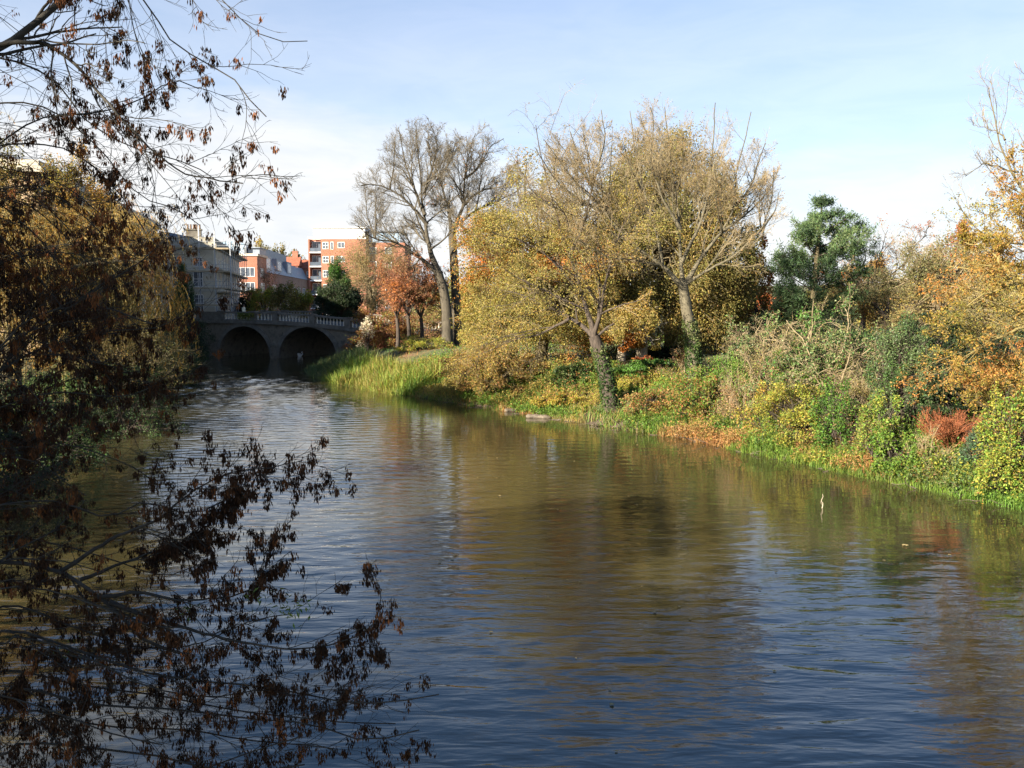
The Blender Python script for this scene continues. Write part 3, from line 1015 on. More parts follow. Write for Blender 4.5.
# ---- small reddish trees by the reeds
for (u, Yq, hw, vt, lab) in [(397, 80, 24, 262, 'slender dark-trunked tree with red twiggy crown, closest to the bridge'),
                             (408, 79, 28, 248, 'slender dark-trunked tree with red twiggy crown, middle of three'),
                             (421, 80, 30, 265, 'slender dark-trunked tree with orange patches, closest to the tall bare tree')]:
    b = ground_at(u, Yq)
    top_ = pt(u, 318, Yq)
    ln = []
    for k in range(9):
        a = k * 2.4
        tx = u + hw * math.cos(a) * rng.uniform(0.5, 1)
        tv = vt + (318 - vt) * rng.uniform(0.0, 0.75)
        ln.append([top_, top_ * 0.55 + pt(tx, tv, Yq + 2 * math.sin(a)) * 0.45 + np.array([0, 0, 0.5]), pt(tx, tv, Yq + 2.2 * math.sin(a))])
    twig_tree('red_tree', lab, 'tree', b, [b - [0, 0, 0.2], (b + top_) / 2 + [0.08, 0, 0], top_], ln, 'bark_dark',
              dict(rough=1.5, lv=[dict(m=9, tmin=0.2, ang=0.7, ratio=0.45, rr=0.5, k=5, wander=0.15, trop=0.02, rmin=0.014),
                                  dict(m=7, tmin=0.15, ang=0.7, ratio=0.55, rr=0.6, k=4, wander=0.17, rmin=0.010),
                                  dict(m=4, tmin=0.2, ang=0.7, ratio=0.55, rr=0.6, k=3, wander=0.17, rmin=0.008)]),
              twig='twig_red', trunk_r=(0.2, 0.15), limb_r=[(0.07, 0.015)] * 9,
              leaf=dict(n=7000, pal=[(0.26, 0.17, 0.08), (0.28, 0.14, 0.075), (0.34, 0.16, 0.07), (0.42, 0.16, 0.045)], L=0.13, W=0.085, s=0.8, mix=0.25))

# ---- pine
def pine(name, label, u, Y, vtop, hw, vlow, seed_leaves=34000):
    b_ = ground_at(u, Y)
    t = thing(name, label, 'tree', b_)
    ztop = pt(u, vtop, Y)[2]
    H = ztop - b_[2]
    tp = smooth_poly([b_ - [0, 0, 0.3], b_ + [0.15, 0, H * 0.5], b_ + [0.5, 0, H * 0.985]], 14)
    MB().tubes(tp[None], np.linspace(0.32, 0.04, 14)[None], 9).build('trunk', M['bark_olive'], t, b_, True)
    S, D, Ls = [], [], []
    r = hw * Y / F
    z0 = max(pt(u, vlow, Y)[2] - b_[2], 0.6) / H
    f = z0
    while f < 0.97:
        nb = 5
        a0 = rng.uniform(0, 6.28)
        for k in range(nb):
            a = a0 + k * 2 * PI / nb + rng.normal() * 0.25
            q = (f - z0) / (1 - z0)
            prof = float(np.interp(q, [0, 0.2, 0.5, 0.66, 0.78, 1], [0.8, 1.05, 1.1, 0.8, 0.38, 0.12]))
            S.append(b_ + np.array([0.5 * f, 0, f * H]))
            D.append((math.cos(a), math.sin(a), rng.uniform(0.05, 0.45)))
            Ls.append(r * prof * rng.uniform(0.55, 1.15))
        f += rng.uniform(0.05, 0.085)
    P, R, L = grow(np.array(S), np.array(D), np.array(Ls), np.full(len(S), 0.05), 7, 0.1, 0.06)
    P2, R2, L2 = spawn(P, R, L, 9, 0.25, 1.0, 0.8, 0.2, 0.42, 0.5, 4, 0.12, 0.12)
    MB().tubes(P, R, 5).tubes(P2, R2, 3).build('branches', M['bark_dark'], t, b_, True)
    n = seed_leaves
    pr_ = L2 / L2.sum()
    pos = on_twigs(P2[rng.choice(len(P2), 6000, p=pr_)], n, 0.2, 0.13)
    ax = unit(n)
    ax[:, 2] += 0.5
    V, Q = leaf_arrays(pos, ax, 0.24 * rng.uniform(0.7, 1.3, n), 0.055)
    mk('foliage', V, Q, None, M['leaf'], t, tint=np.repeat(leaf_tint(pos, PAL['pine'], 0.6, 0.4), 4, 0), origin=b_)
    return t


pine('pine_tree', 'blue-green pine tree rising above the shrubs, the only conifer on its bank', 812, 58, 193, 46, 325)
crown('yew_tree', 'low dark yew spreading under the pine', 792, 60, 292, 32, 345, PAL['dark'], nclump=60, nleaf=200, L=0.16, W=0.06, cr=0.25, trunk_r=(0.2, 0.1), low=-0.5)

# ---- gnarled bare tree between pine and holly
Y0 = 58
b = ground_at(886, Y0)
trunk = [b - [0, 0, 0.3]] + px([(887, 340), (885, 316)], Y0)
limbs_px = [([(885, 317), (872, 300), (855, 287), (842, 283), (830, 270)], -1.5), ([(885, 317), (892, 292), (903, 268), (918, 252), (930, 244)], 1.0),
            ([(870, 299), (865, 275), (862, 255), (855, 240)], 1.5), ([(903, 268), (905, 250), (915, 235), (918, 225)], -1.5), ([(888, 305), (880, 280), (882, 255), (890, 232)], 2)]
twig_tree('bare_tree', 'low gnarled bare tree with dark crooked limbs next to the pine', 'tree', b, trunk, [px(l, Y0, d) for l, d in limbs_px], 'bark_dark',
          dict(rough=3.5, lv=[dict(m=10, tmin=0.2, ang=0.8, ratio=0.5, rr=0.5, k=6, wander=0.22, trop=0.05, rmin=0.015),
                              dict(m=6, tmin=0.15, ang=0.7, ratio=0.5, rr=0.5, k=5, wander=0.2, trop=0.04, rmin=0.009),
                              dict(m=4, tmin=0.15, ang=0.7, ratio=0.55, rr=0.6, k=3, wander=0.2, rmin=0.007)]),
          twig='twig_tan', trunk_r=(0.3, 0.24), limb_r=[(0.19, 0.025), (0.17, 0.025), (0.1, 0.02), (0.08, 0.02), (0.09, 0.02)],
          leaf=dict(n=1600, pal=PAL['copper'], L=0.1, W=0.06))

# ---- shrubs and small trees of the upper right bank
crown('olive_tree', 'pale olive round-crowned tree behind the gnarled bare tree', 862, 82, 252, 36, 330, [(0.17, 0.15, 0.06), (0.24, 0.20, 0.08), (0.30, 0.17, 0.05)], nclump=70, nleaf=160, L=0.2, W=0.12, cr=0.24, trunk_r=(0.3, 0.15), sprigs=80)
crown('twiggy_tree', 'grey-olive twiggy tree between the gnarled tree and the orange tree', 940, 52, 236, 62, 350, [(0.13, 0.12, 0.05), (0.19, 0.165, 0.065), (0.24, 0.19, 0.07)], nclump=130, nleaf=170, L=0.13, W=0.07, cr=0.2, trunk_r=(0.3, 0.15),
      sprigs=500, sprig_len=0.9, twig='twig_tan')
crown('rusty_tree', 'rusty orange-leaved tree showing behind the twiggy olive crown', 962, 60, 222, 36, 330, PAL['copper'], nclump=70, nleaf=140, L=0.15, W=0.1, cr=0.24, trunk_r=(0.3, 0.15), sprigs=60)

# golden tree leaning in from beyond the frame
Y0 = 30
b = ground_at(1075, Y0)
trunk = [b - [0, 0, 0.3]] + px([(1070, 380), (1062, 330), (1052, 295)], Y0)
limbs_px = [([(1052, 296), (1020, 280), (990, 285), (965, 300), (945, 320)], -1.5), ([(1052, 296), (1030, 250), (1015, 215), (1000, 195)], 1),
            ([(1060, 325), (1025, 330), (995, 345), (970, 365), (955, 380)], -2.0), ([(1060, 335), (1030, 365), (1000, 375), (975, 385)], 0.5),
            ([(1052, 296), (1040, 240), (1035, 190), (1040, 150)], 0), ([(1020, 280), (985, 255), (965, 245)], 1.0), ([(1062, 310), (1090, 260), (1100, 210)], 1.0),
            ([(1068, 360), (1040, 385), (1010, 392), (985, 398)], -1.0)]
twig_tree('golden_tree', 'golden orange tree with yellow lichen-covered boughs overhanging the rust-red plant', 'tree', b, trunk, [px(l, Y0, d) for l, d in limbs_px], 'bark_yellow',
          dict(rough=2.0, lv=[dict(m=13, tmin=0.12, ang=0.7, ratio=0.45, rr=0.5, k=6, wander=0.18, trop=0.0, rmin=0.010),
                              dict(m=7, tmin=0.12, ang=0.7, ratio=0.5, rr=0.5, k=5, wander=0.18, trop=-0.02, rmin=0.006),
                              dict(m=5, tmin=0.15, ang=0.7, ratio=0.55, rr=0.6, k=3, wander=0.2, rmin=0.0045)]),
          twig='bark_yellow', trunk_r=(0.3, 0.2), limb_r=[(0.11, 0.015)] * 8,
          leaf=dict(n=24000, pal=[(0.16, 0.14, 0.03), (0.26, 0.18, 0.035), (0.30, 0.175, 0.045), (0.35, 0.16, 0.04)], L=0.075, W=0.05, spread=0.05, s=0.9, mix=0.3))
# bare-topped tree behind it
Y0 = 40
b = ground_at(1060, Y0)
trunk = [b - [0, 0, 0.3]] + px([(1058, 330), (1055, 270), (1052, 230)], Y0)
limbs_px = [([(1052, 232), (1035, 200), (1018, 170), (1005, 140), (996, 105), (994, 82)], 0.5), ([(1052, 232), (1052, 180), (1045, 130), (1040, 80)], 1),
            ([(1018, 172), (1000, 168), (985, 165), (970, 178)], -1.5), ([(1035, 202), (1010, 205), (990, 215), (965, 208)], 1.5), ([(1054, 255), (1020, 245), (990, 245), (962, 212)], -2.0),
            ([(1005, 140), (988, 132), (972, 124)], 1.0), ([(1054, 245), (1030, 228), (1005, 232), (980, 240)], 2.0), ([(1052, 210), (1080, 160), (1090, 110)], 0)]
twig_tree('bare_tree', 'bare-topped tree with upswept twigs at the edge of the view above the golden tree', 'tree', b, trunk, [px(l, Y0, d) for l, d in limbs_px], 'bark_olive',
          dict(rough=2.2, lv=[dict(m=9, tmin=0.2, ang=0.65, ratio=0.42, rr=0.5, k=6, wander=0.16, trop=0.10, rmin=0.012),
                              dict(m=6, tmin=0.15, ang=0.65, ratio=0.5, rr=0.5, k=5, wander=0.16, trop=0.08, rmin=0.008),
                              dict(m=4, tmin=0.15, ang=0.65, ratio=0.55, rr=0.6, k=3, wander=0.16, trop=0.05, rmin=0.006)]),
          twig='twig_tan', trunk_r=(0.32, 0.22), limb_r=[(0.14, 0.02), (0.14, 0.02), (0.05, 0.015), (0.06, 0.015), (0.09, 0.015), (0.05, 0.012), (0.09, 0.015), (0.1, 0.02)], leaf=dict(n=5000, pal=PAL['golden'], L=0.1, W=0.065, keep=lambda p: p[:, 2] < pt(512, 200, 40)[2]))


# ================================================================== RIGHT BANK: BUSHES
def bush(name, label, u, Y, vtop, hw, pal, depth=1.0, cat='bush', low=-0.15, **kw):
    b_ = ground_at(u, Y)
    if b_[2] < 0.02:
        b_[2] = 0.02
    H = max(pt(u, vtop, Y)[2] - b_[2], 0.4)
    r = hw * Y / F
    rz = H / (1 - low * 0.98) / 1.08
    if name not in ('holly_bush', 'laurel_bush', 'flower_bed', 'pampas_plume', 'ivy_mass', 'shade_thicket', 'hedge'):
        pal = list(pal) * 2 + [PAL['bracken'][int(rng.integers(0, 4))], PAL['green'][int(rng.integers(0, 4))], PAL['straw'][2]]
        kw.setdefault('mix', 0.55)
        kw.setdefault('s', 1.1)
        kw.setdefault('ragged', 0.36)
    return clump_plant(name, label, cat, b_, (r, r * depth, rz), pal, low=low, **kw)


bush('holly_bush', 'tall dark green holly beside the rust-red plant', 909, 33, 306, 32, PAL['holly'][1:] + PAL['ivy'][1:2], nclump=130, nleaf=190, L=0.075, W=0.045, cr=0.2, mat='glossy_leaf', hollow=0.5, ragged=0.15, sprigs=120, sprig_len=0.35, low=-0.3)
bush('laurel_bush', 'bright green laurel bush between the two ivy-clad trunks', 655, 50, 360, 34, PAL['laurel'], nclump=70, nleaf=150, L=0.14, W=0.06, cr=0.24, mat='glossy_leaf', low=-0.3)
bush('ivy_mound', 'grey-green mound of ivy beside the leaning trunk', 572, 50.5, 362, 23, PAL['ivy'], nclump=60, nleaf=140, L=0.12, W=0.1, cr=0.26, low=-0.3)
bush('yellow_bush', 'yellow-leaved bush low at the water edge below the ivy mound', 560, 48.3, 388, 26, PAL['lime'][1:3] + [(0.34, 0.24, 0.05)], nclump=50, nleaf=110, L=0.11, W=0.05, cr=0.26, low=-0.25)
bush('brown_bush', 'broad brown-leaved bush draped down to the water beside the reeds', 498, 54.3, 342, 50, [(0.16, 0.12, 0.035), (0.22, 0.14, 0.045), (0.26, 0.14, 0.05), (0.20, 0.16, 0.045)], nclump=120, nleaf=140, L=0.13, W=0.08, cr=0.2, sprigs=160, low=-0.5, bark='twig_tan', depth=0.8)
bush('russet_bush', 'pinkish russet scrub at the foot of the tall bare tree trunk', 688, 47, 350, 16, [(0.22, 0.14, 0.08), (0.28, 0.17, 0.09), (0.20, 0.15, 0.06)], nclump=40, nleaf=60, L=0.1, W=0.05, cr=0.28, sprigs=140, twig='twig_tan')
bush('nettle_clump', 'bright green leafy clump just past the ivy-clad trunk', 728, 43, 350, 38, PAL['green'], nclump=80, nleaf=120, L=0.11, W=0.06, cr=0.22, low=-0.15)
bush('straw_bush', 'straw-coloured dry bush above the green leafy clump', 765, 43, 338, 32, PAL['straw'], nclump=60, nleaf=70, L=0.1, W=0.03, cr=0.25, sprigs=300, twig='twig_tan')
bush('lime_bush', 'lime and yellow bush at the water below the ivy-covered thicket', 806, 35.4, 382, 38, PAL['lime'], nclump=80, nleaf=120, L=0.09, W=0.045, cr=0.22, low=-0.2)
bush('green_bush', 'fresh green bush pushed up against the ivy-covered thicket', 800, 38.2, 345, 30, PAL['green'], nclump=50, nleaf=130, L=0.1, W=0.06, cr=0.25)
bush('lime_bush', 'pale lime bush between the holly and the water', 884, 31.4, 384, 24, PAL['lime'][:2] + PAL['green'][1:3], nclump=50, nleaf=110, L=0.08, W=0.045, cr=0.25)
bush('lime_bush', 'tall lime-leaved bush at the edge of the view beyond the rust-red plant', 1016, 26.8, 380, 32, PAL['lime'] + PAL['green'][1:3], nclump=110, nleaf=120, L=0.085, W=0.05, cr=0.26, low=-0.2)
bush('teal_bush', 'bluish-green bush between the rust-red plant and the lime-leaved bush', 985, 28.4, 432, 16, [(0.045, 0.085, 0.045), (0.065, 0.115, 0.06), (0.09, 0.13, 0.06)], nclump=40, nleaf=110, L=0.075, W=0.05, cr=0.26)
bush('shade_thicket', 'dark-leaved bush standing in for the shadowed hollow behind the rust-red plant', 965, 32.5, 372, 48, PAL['dark'], nclump=80, nleaf=150, L=0.1, W=0.06, cr=0.22)  # dark leaves put in as the shadow of the hollow here
bush('tan_bush', 'tan twiggy bush between the ivy-covered thicket and the holly', 858, 35.5, 375, 26, PAL['straw'] + [(0.18, 0.16, 0.05)], nclump=60, nleaf=80, L=0.08, W=0.035, cr=0.25, sprigs=260, twig='twig_tan')
bush('hedge', 'clipped dark green hedge under the big dome-shaped tree', 675, 60, 346, 30, PAL['laurel'][:2] + PAL['dark'], nclump=60, nleaf=130, L=0.14, W=0.08, cr=0.25)
bush('flower_bed', 'low bed of red-orange flowers behind the laurel', 652, 53, 357, 16, [(0.46, 0.12, 0.04), (0.5, 0.16, 0.05), (0.3, 0.12, 0.05)], cat='flower bed', nclump=30, nleaf=70, L=0.12, W=0.08, cr=0.3, depth=0.5)
bush('grass_tussock', 'yellow-green tussock glowing beneath the red twiggy trees', 425, 76, 335, 30, PAL['lime'], nclump=50, nleaf=110, L=0.2, W=0.04, cr=0.25)
bush('maroon_bush', 'maroon twiggy bush hiding the end of the bridge', 384, 88, 308, 33, PAL['maroon'], nclump=90, nleaf=130, L=0.15, W=0.09, cr=0.22, sprigs=200, twig='twig_red', low=-0.3)
bush('russet_thicket', 'russet brown thicket under the red twiggy trees', 415, 90, 309, 40, [(0.20, 0.12, 0.06), (0.26, 0.15, 0.07), (0.18, 0.14, 0.05)], nclump=90, nleaf=120, L=0.16, W=0.09, cr=0.22, sprigs=200, twig='twig_red', low=-0.3)
bush('bramble_bush', 'rusty bramble mound at the water between the leaning tree and green nettles', 655, 43.6, 386, 26, PAL['bracken'] + PAL['green'][:1], nclump=50, nleaf=110, L=0.1, W=0.06, cr=0.26)
bush('bramble_bush', 'green and copper bramble hanging to the water below the ivy-clad trunk', 702, 41.2, 374, 30, PAL['green'][:2] + PAL['bracken'][:2] + PAL['lime'][:1], nclump=55, nleaf=110, L=0.1, W=0.06, cr=0.26)
bush('willowherb', 'faded pinkish-brown stand of willowherb below the straw-coloured bush', 744, 39.2, 372, 28, [(0.30, 0.19, 0.10), (0.36, 0.24, 0.13), (0.24, 0.17, 0.06)], nclump=50, nleaf=80, L=0.09, W=0.03, cr=0.26, sprigs=140, twig='twig_tan')
bush('dogwood_bush', 'yellow-leaved dogwood at the water before the fresh green bush', 774, 37.0, 380, 24, PAL['lime'][1:3] + [(0.36, 0.22, 0.05)], nclump=45, nleaf=110, L=0.09, W=0.05, cr=0.26)
bush('elder_bush', 'mid-green elder hugging the foot of the ivy-covered thicket by the water', 842, 33.8, 380, 27, PAL['green'][:2] + PAL['laurel'], nclump=50, nleaf=120, L=0.09, W=0.055, cr=0.26)
bush('dead_scrub', 'brown dead scrub hollow at the water between elder and pale lime bush', 862, 33.2, 415, 18, [(0.12, 0.08, 0.04), (0.2, 0.13, 0.07)], nclump=40, nleaf=60, L=0.08, W=0.04, cr=0.26, sprigs=160, twig='bark_dark')
bush('comfrey_clump', 'broad-leaved green clump on the grassy shore under the holly', 905, 30.2, 424, 27, PAL['green'] + PAL['lime'][:1], nclump=45, nleaf=100, L=0.1, W=0.06, cr=0.26)
bush('straw_clump', 'straw-coloured dead grass clump at the rust-red plant foot', 935, 29.4, 440, 14, PAL['straw'] + PAL['rust'][:1], nclump=30, nleaf=80, L=0.1, W=0.02, cr=0.28, sprigs=80, twig='twig_tan')
bush('ivy_mass', 'dark ivy mass behind the straw-coloured bush', 770, 52, 312, 36, PAL['ivy'][:2] + PAL['dark'], nclump=60, nleaf=140, L=0.13, W=0.09, cr=0.25)
bush('ivy_mass', 'dark ivy mass behind the ivy-covered thicket', 845, 50, 308, 44, PAL['dark'] + PAL['ivy'][:2], nclump=70, nleaf=140, L=0.13, W=0.09, cr=0.25)
bush('ivy_mass', 'dark ivy mass under the grey-olive twiggy tree', 935, 46, 318, 48, PAL['dark'] + PAL['ivy'][:1], nclump=70, nleaf=140, L=0.13, W=0.09, cr=0.25)
bush('ivy_mass', 'dark ivy mass below the yellow lichen-covered boughs', 1015, 40, 330, 52, PAL['dark'] + PAL['ivy'][:2], nclump=70, nleaf=140, L=0.12, W=0.08, cr=0.25)
bush('pampas_plume', 'pale cream feathery plant leaning over the end of the balustrade', 366, 85, 313, 8, [(0.5, 0.43, 0.3), (0.6, 0.52, 0.38)], cat='plant', nclump=20, nleaf=60, L=0.2, W=0.06, cr=0.35, offset=(0, 0), depth=0.6, low=-0.2)


# ivy-covered thickets with crooked pale stems
def thicket(name, label, u, Y, vtop, hw, n_ivy, seed=0):
    b_ = ground_at(u, Y)
    t = thing(name, label, 'thicket', b_)
    H = pt(u, vtop, Y)[2] - b_[2]
    r = hw * Y / F
    n = 26
    a = rng.uniform(0, 6.28, n)
    D = np.column_stack([np.cos(a) * 0.9, np.sin(a) * 0.6, np.full(n, 1.0) + rng.random(n)])
    S = b_ + np.column_stack([rng.normal(size=n) * r * 0.45, rng.normal(size=n) * r * 0.3, np.zeros(n)])
    S[:, 2] = ground_z(S[:, 0], S[:, 1]) - 0.1
    P, R, L = grow(S, D, H * rng.uniform(0.7, 1.15, n), np.full(n, 0.05), 10, 0.3, 0.05)
    P2, R2, L2 = spawn(P, R, L, 12, 0.25, 1.0, 0.9, 0.3, 0.38, 0.55, 8, 0.45, -0.05, rmin=0.012)
    P3, R3, L3 = spawn(P2, R2, L2, 6, 0.2, 1.0, 0.9, 0.3, 0.5, 0.6, 6, 0.5, -0.03, rmin=0.008)
    MB().tubes(P, R, 6).build('stems', M['twig_tan'], t, b_, True)
    MB().tubes(P2, R2, 4).tubes(P3, R3, 3).build('twigs', M['twig_tan'], t, b_)
    pos = np.concatenate([on_twigs(P3, n_ivy, 0, 0.06), on_twigs(P2, n_ivy // 2, 0, 0.06)])
    f = field(pos, 1.1, seed)
    foliage('ivy', pos[f > -0.05], PAL['ivy'] + PAL['laurel'], 0.09, 0.08, t, b_, 0.3, mat=M['glossy_leaf'])
    pos = on_twigs(P3, n_ivy // 2, 0.2, 0.08)
    foliage('foliage', pos[field(pos, 1.1, seed) < 0.1], PAL['straw'] + [(0.17, 0.15, 0.04)], 0.07, 0.035, t, b_, 0.3)
    return t


thicket('ivy_thicket', 'ivy-covered thicket of crooked pale stems beside the holly', 835, 37, 304, 44, 14000, 2.0)
thicket('ivy_thicket', 'lower tangled thicket of pale crooked stems beside the copper tree', 762, 45, 310, 36, 5000, 7.5)

# rust-red dock plant
b = ground_at(957, 30.2)
t = thing('dock_plant', 'rust-red plant with fanned dry stems before the shadowed hollow', 'plant', b)
n = 42
a = rng.uniform(0, 6.28, n)
P, R, L = grow(b + np.column_stack([rng.normal(size=(n, 2)) * 0.1, np.zeros(n)]), np.column_stack([np.cos(a) * 0.75, np.sin(a) * 0.6, np.full(n, 1.2)]), rng.uniform(0.9, 1.6, n), np.full(n, 0.011), 7, 0.05, -0.01)
P2, R2, L2 = spawn(P, R, L, 12, 0.45, 1.0, 0.45, 0.12, 0.4, 0.7, 4, 0.06, 0.0, rmin=0.006)
P3, R3, L3 = spawn(P2, R2, L2, 4, 0.2, 1.0, 0.4, 0.12, 0.5, 0.7, 3, 0.06, 0.0, rmin=0.005)
MB().tubes(P, R, 4).tubes(P2, R2, 3).tubes(P3, R3, 3).build('stems', M['rust_stem'], t, b)
foliage('foliage', on_twigs(P3, 3500, 0.1, 0.015), PAL['rust'], 0.05, 0.022, t, b, 0.0)

# ================================================================== BANK UNDERGROWTH (uncountable)


LEAN = ground_at(613, 45.5)


def stalks(name, P0, h0, h1, pal, nl, L, W, lean=0.25, s=0.5, mix=0.35, stem=0.004, mat='leaf'):
    P0 = P0[np.hypot(P0[:, 0] - LEAN[0], P0[:, 1] - LEAN[1] + 0.8) > 1.9]
    n = len(P0)
    d = np.column_stack([rng.normal(size=(n, 2)) * lean, np.ones(n)])
    hf = 0.55 + 1.5 * np.clip(field(P0, 1.3, 9.0) * 0.7 + 0.35, 0, 1) ** 1.4
    P, R, LL = grow(P0 - [0, 0, 0.03], d, rng.uniform(h0, h1, n) * hf, np.full(n, stem), 5, 0.14, -0.02)
    Vs, Qs = tube_arrays(P, R, 3)
    pos = on_twigs(P, n * nl, 0.15, 0.03)
    ax = unit(len(pos))
    ax[:, 2] -= 0.2
    Ls = L * rng.uniform(0.6, 1.3, len(pos))
    nr = unit(len(pos))
    nr[:, 2] += 0.6
    Vl, Ql = leaf_arrays(pos, ax, Ls, Ls * W / L, nrm=nr)
    ph = rng.uniform(0, 30)
    c1 = np.tile(np.array(pal).mean(0) * 0.8, (len(Vs), 1))
    c2 = np.repeat(leaf_tint(pos, pal, s, mix, ph), 4, 0)
    return tag(mk(name, np.concatenate([Vs, Vl]), np.concatenate([Qs, Ql + len(Vs)]), None, M[mat], tint=np.concatenate([c1, c2])), kind='stuff')


def blades(name, P0, h0, h1, width, pal, lean=0.3, s=0.5, mix=0.35, bend=0.35):
    n = len(P0)
    h = rng.uniform(h0, h1, n) * (0.65 + 0.7 * np.clip(field(P0, 0.9, 2.0) * 0.6 + 0.5, 0, 1)) * (1 + 0.15 * rng.normal(size=n)).clip(0.5, 1.4)
    a = rng.uniform(0, 6.28, n)
    dirv = np.column_stack([np.cos(a), np.sin(a), np.zeros(n)])
    side = np.column_stack([-np.sin(a + rng.normal(size=n)), np.cos(a), np.zeros(n)])
    le = np.abs(rng.normal(size=n)) * lean
    rows = []
    for f, wf in ((0, 1.0), (0.45, 0.8), (0.8, 0.45), (1.0, 0.06)):
        c = P0 + np.column_stack([np.zeros((n, 2)), h * f * (1 - 0.25 * f * le)]) + dirv * (h * le * f ** 2 * (1 + bend))[:, None]
        rows += [c - side * width * wf / 2, c + side * width * wf / 2]
    V = np.stack(rows, 1).reshape(-1, 3)
    o = np.arange(n)[:, None] * 8
    Q = np.concatenate([o + np.array(qd) for qd in ((0, 1, 3, 2), (2, 3, 5, 4), (4, 5, 7, 6))])
    c = np.repeat(leaf_tint(P0, pal, s, mix, rng.uniform(0, 30)), 8, 0)
    return tag(mk(name, V, Q, None, M['leaf'], tint=c), kind='stuff')


def patch(P, d, ph, lo, hi, s=0.45):
    f = field(P, s, ph)
    return P[(f > lo) & (f < hi)]


P0, d0 = bank_points(RB, 20, 50, 0.0, 7, 19000, 1, 1.3)
sel = field(P0, 0.8, 4.0) + rng.normal(size=len(P0)) * 0.12
stalks('nettles', P0[sel > -0.15], 0.3, 0.85, PAL['green'] + PAL['green'][:2] + PAL['lime'][:1] + PAL['ivy'][1:2] + PAL['lime'][1:2], 11, 0.10, 0.055, s=0.9, mix=0.3)
sel2 = (sel <= -0.15) & (P0[:, 1] > 31)
stalks('bracken', P0[sel2], 0.3, 0.9, PAL['bracken'] + PAL['lime'][1:3] + PAL['straw'][:1], 11, 0.10, 0.045, lean=0.4)
stalks('brambles', P0[(sel <= 0.05) & (P0[:, 1] <= 31)], 0.2, 0.7, PAL['ivy'] + PAL['bracken'][:2], 10, 0.09, 0.06, lean=0.5)
P0, d0 = bank_points(RB, 22, 37, -0.4, 1.9, 20000, 1)
k_ = (field(P0, 2.3, 3.0) > -0.5) | (d0 > 0.7)
P0 = P0[k_]
blades('bank_grass', P0, 0.18, 0.5, 0.02, PAL['green'] + PAL['lime'][:1] + PAL['straw'][:1], lean=0.6)
P0, d0 = bank_points(RB, 37, 60, -0.4, 1.2, 9000, 1)
k_ = (field(P0, 1.9, 3.0) > -0.35) | (d0 > 0.8)
P0 = P0[k_]
blades('bank_sedge', P0, 0.15, 0.5, 0.03, PAL['bracken'] + PAL['green'][:2] + PAL['straw'], lean=0.7)
P0, d0 = bank_points(RB, 22, 60, -0.5, 0.5, 170, 1)
P0[:, 2] = np.maximum(P0[:, 2], 0.0) + 0.03
dr_ = np.column_stack([rng.normal(size=(170, 2)), rng.normal(size=170) * 0.35 + 0.1])
P, R, L = grow(P0, dr_, rng.uniform(0.3, 1.3, 170), rng.uniform(0.008, 0.022, 170), 6, 0.25, -0.06)
P[..., 2] = np.maximum(P[..., 2], 0.01)
V, Q = tube_arrays(P, R, 5)
tag(mk('bank_driftwood', V, Q, None, M['wet_wood'], smooth=True), kind='stuff')
P0, d0 = bank_points(RB, 47, 64, 0.2, 6, 6000, 1, 1.2)
stalks('bank_scrub', P0, 0.3, 0.9, PAL['golden'][:3] + PAL['green'] + PAL['bracken'][1:2], 10, 0.12, 0.06)
P0, d0 = bank_points(RB, 59, 72, -1.2, 2.6, 13000, 1)
blades('reeds', P0, 0.5, 1.2, 0.045, [(0.08, 0.14, 0.025), (0.13, 0.20, 0.035), (0.24, 0.26, 0.05), (0.28, 0.22, 0.07), (0.11, 0.17, 0.03)], lean=0.45, s=0.5, mix=0.5)
P0, d0 = bank_points(RB, 70, 94, -1.6, 3.2, 15000, 1)
blades('shaded_reeds', P0, 0.5, 1.1, 0.05, [(0.06, 0.09, 0.03), (0.09, 0.12, 0.04), (0.13, 0.14, 0.05)], lean=0.45, s=0.5, mix=0.5)  # same reeds towards the bridge, their shade put into darker colours
P0, d0 = bank_points(RB, 24, 100, 5, 40, 26000, 1)
blades('lawn_grass', P0, 0.08, 0.22, 0.05, PAL['green'] + PAL['bracken'][:2], lean=0.6)

# ================================================================== LEFT BANK
# weeping willow
bw = np.array([-22.6, 39.5, gz(-22.6, 39.5)])
t = thing('willow_tree', 'golden weeping willow trailing strands over the water behind the ash branches', 'tree', bw)
tp = smooth_poly([bw - [0, 0, 0.3], bw + [0.3, 0, 2.6], bw + [0.9, 0.2, 5.2]], 10)
MB().tubes(tp[None], np.linspace(0.55, 0.4, 10)[None], 10).build('trunk', M['bark_olive'], t, bw, True)
nl = 15
a = np.arange(nl) * 2.399
S = tp[-1] + rng.normal(size=(nl, 3)) * 0.15
P, R, L = grow(S, np.column_stack([np.cos(a) * 0.9, np.sin(a) * 0.9, rng.uniform(0.7, 1.8, nl)]), rng.uniform(4.4, 6.6, nl), np.full(nl, 0.17), 9, 0.12, -0.05, 0.2)
P2, R2, L2 = spawn(P, R, L, 9, 0.25, 1.0, 0.7, 0.25, 0.45, 0.5, 6, 0.15, -0.10, rmin=0.02)
MB().tubes(P, R, 6).tubes(P2, R2, 4).build('limbs', M['bark_olive'], t, bw, True)
P3, R3, L3 = spawn(P2, R2, L2 * 0 + 6.5, 16, 0.1, 1.0, 1.0, 0.4, 0.75, 0.4, 11, 0.08, -0.40, 0.6, rmin=0.006)
gl = np.maximum(ground_z(P3[..., 0].ravel(), P3[..., 1].ravel()).reshape(P3.shape[:2]), 0.0) + 0.25
P3[..., 2] = np.maximum(P3[..., 2], gl + 0.4 * rng.random((len(P3), 1)))
MB().tubes(P3, R3, 3).build('strands', M['bark_yellow'], t, bw)
n = 110000
pos = on_twigs(P3, n, 0.05, 0.035)
ax = unit(n) * 0.55
ax[:, 2] -= 0.9
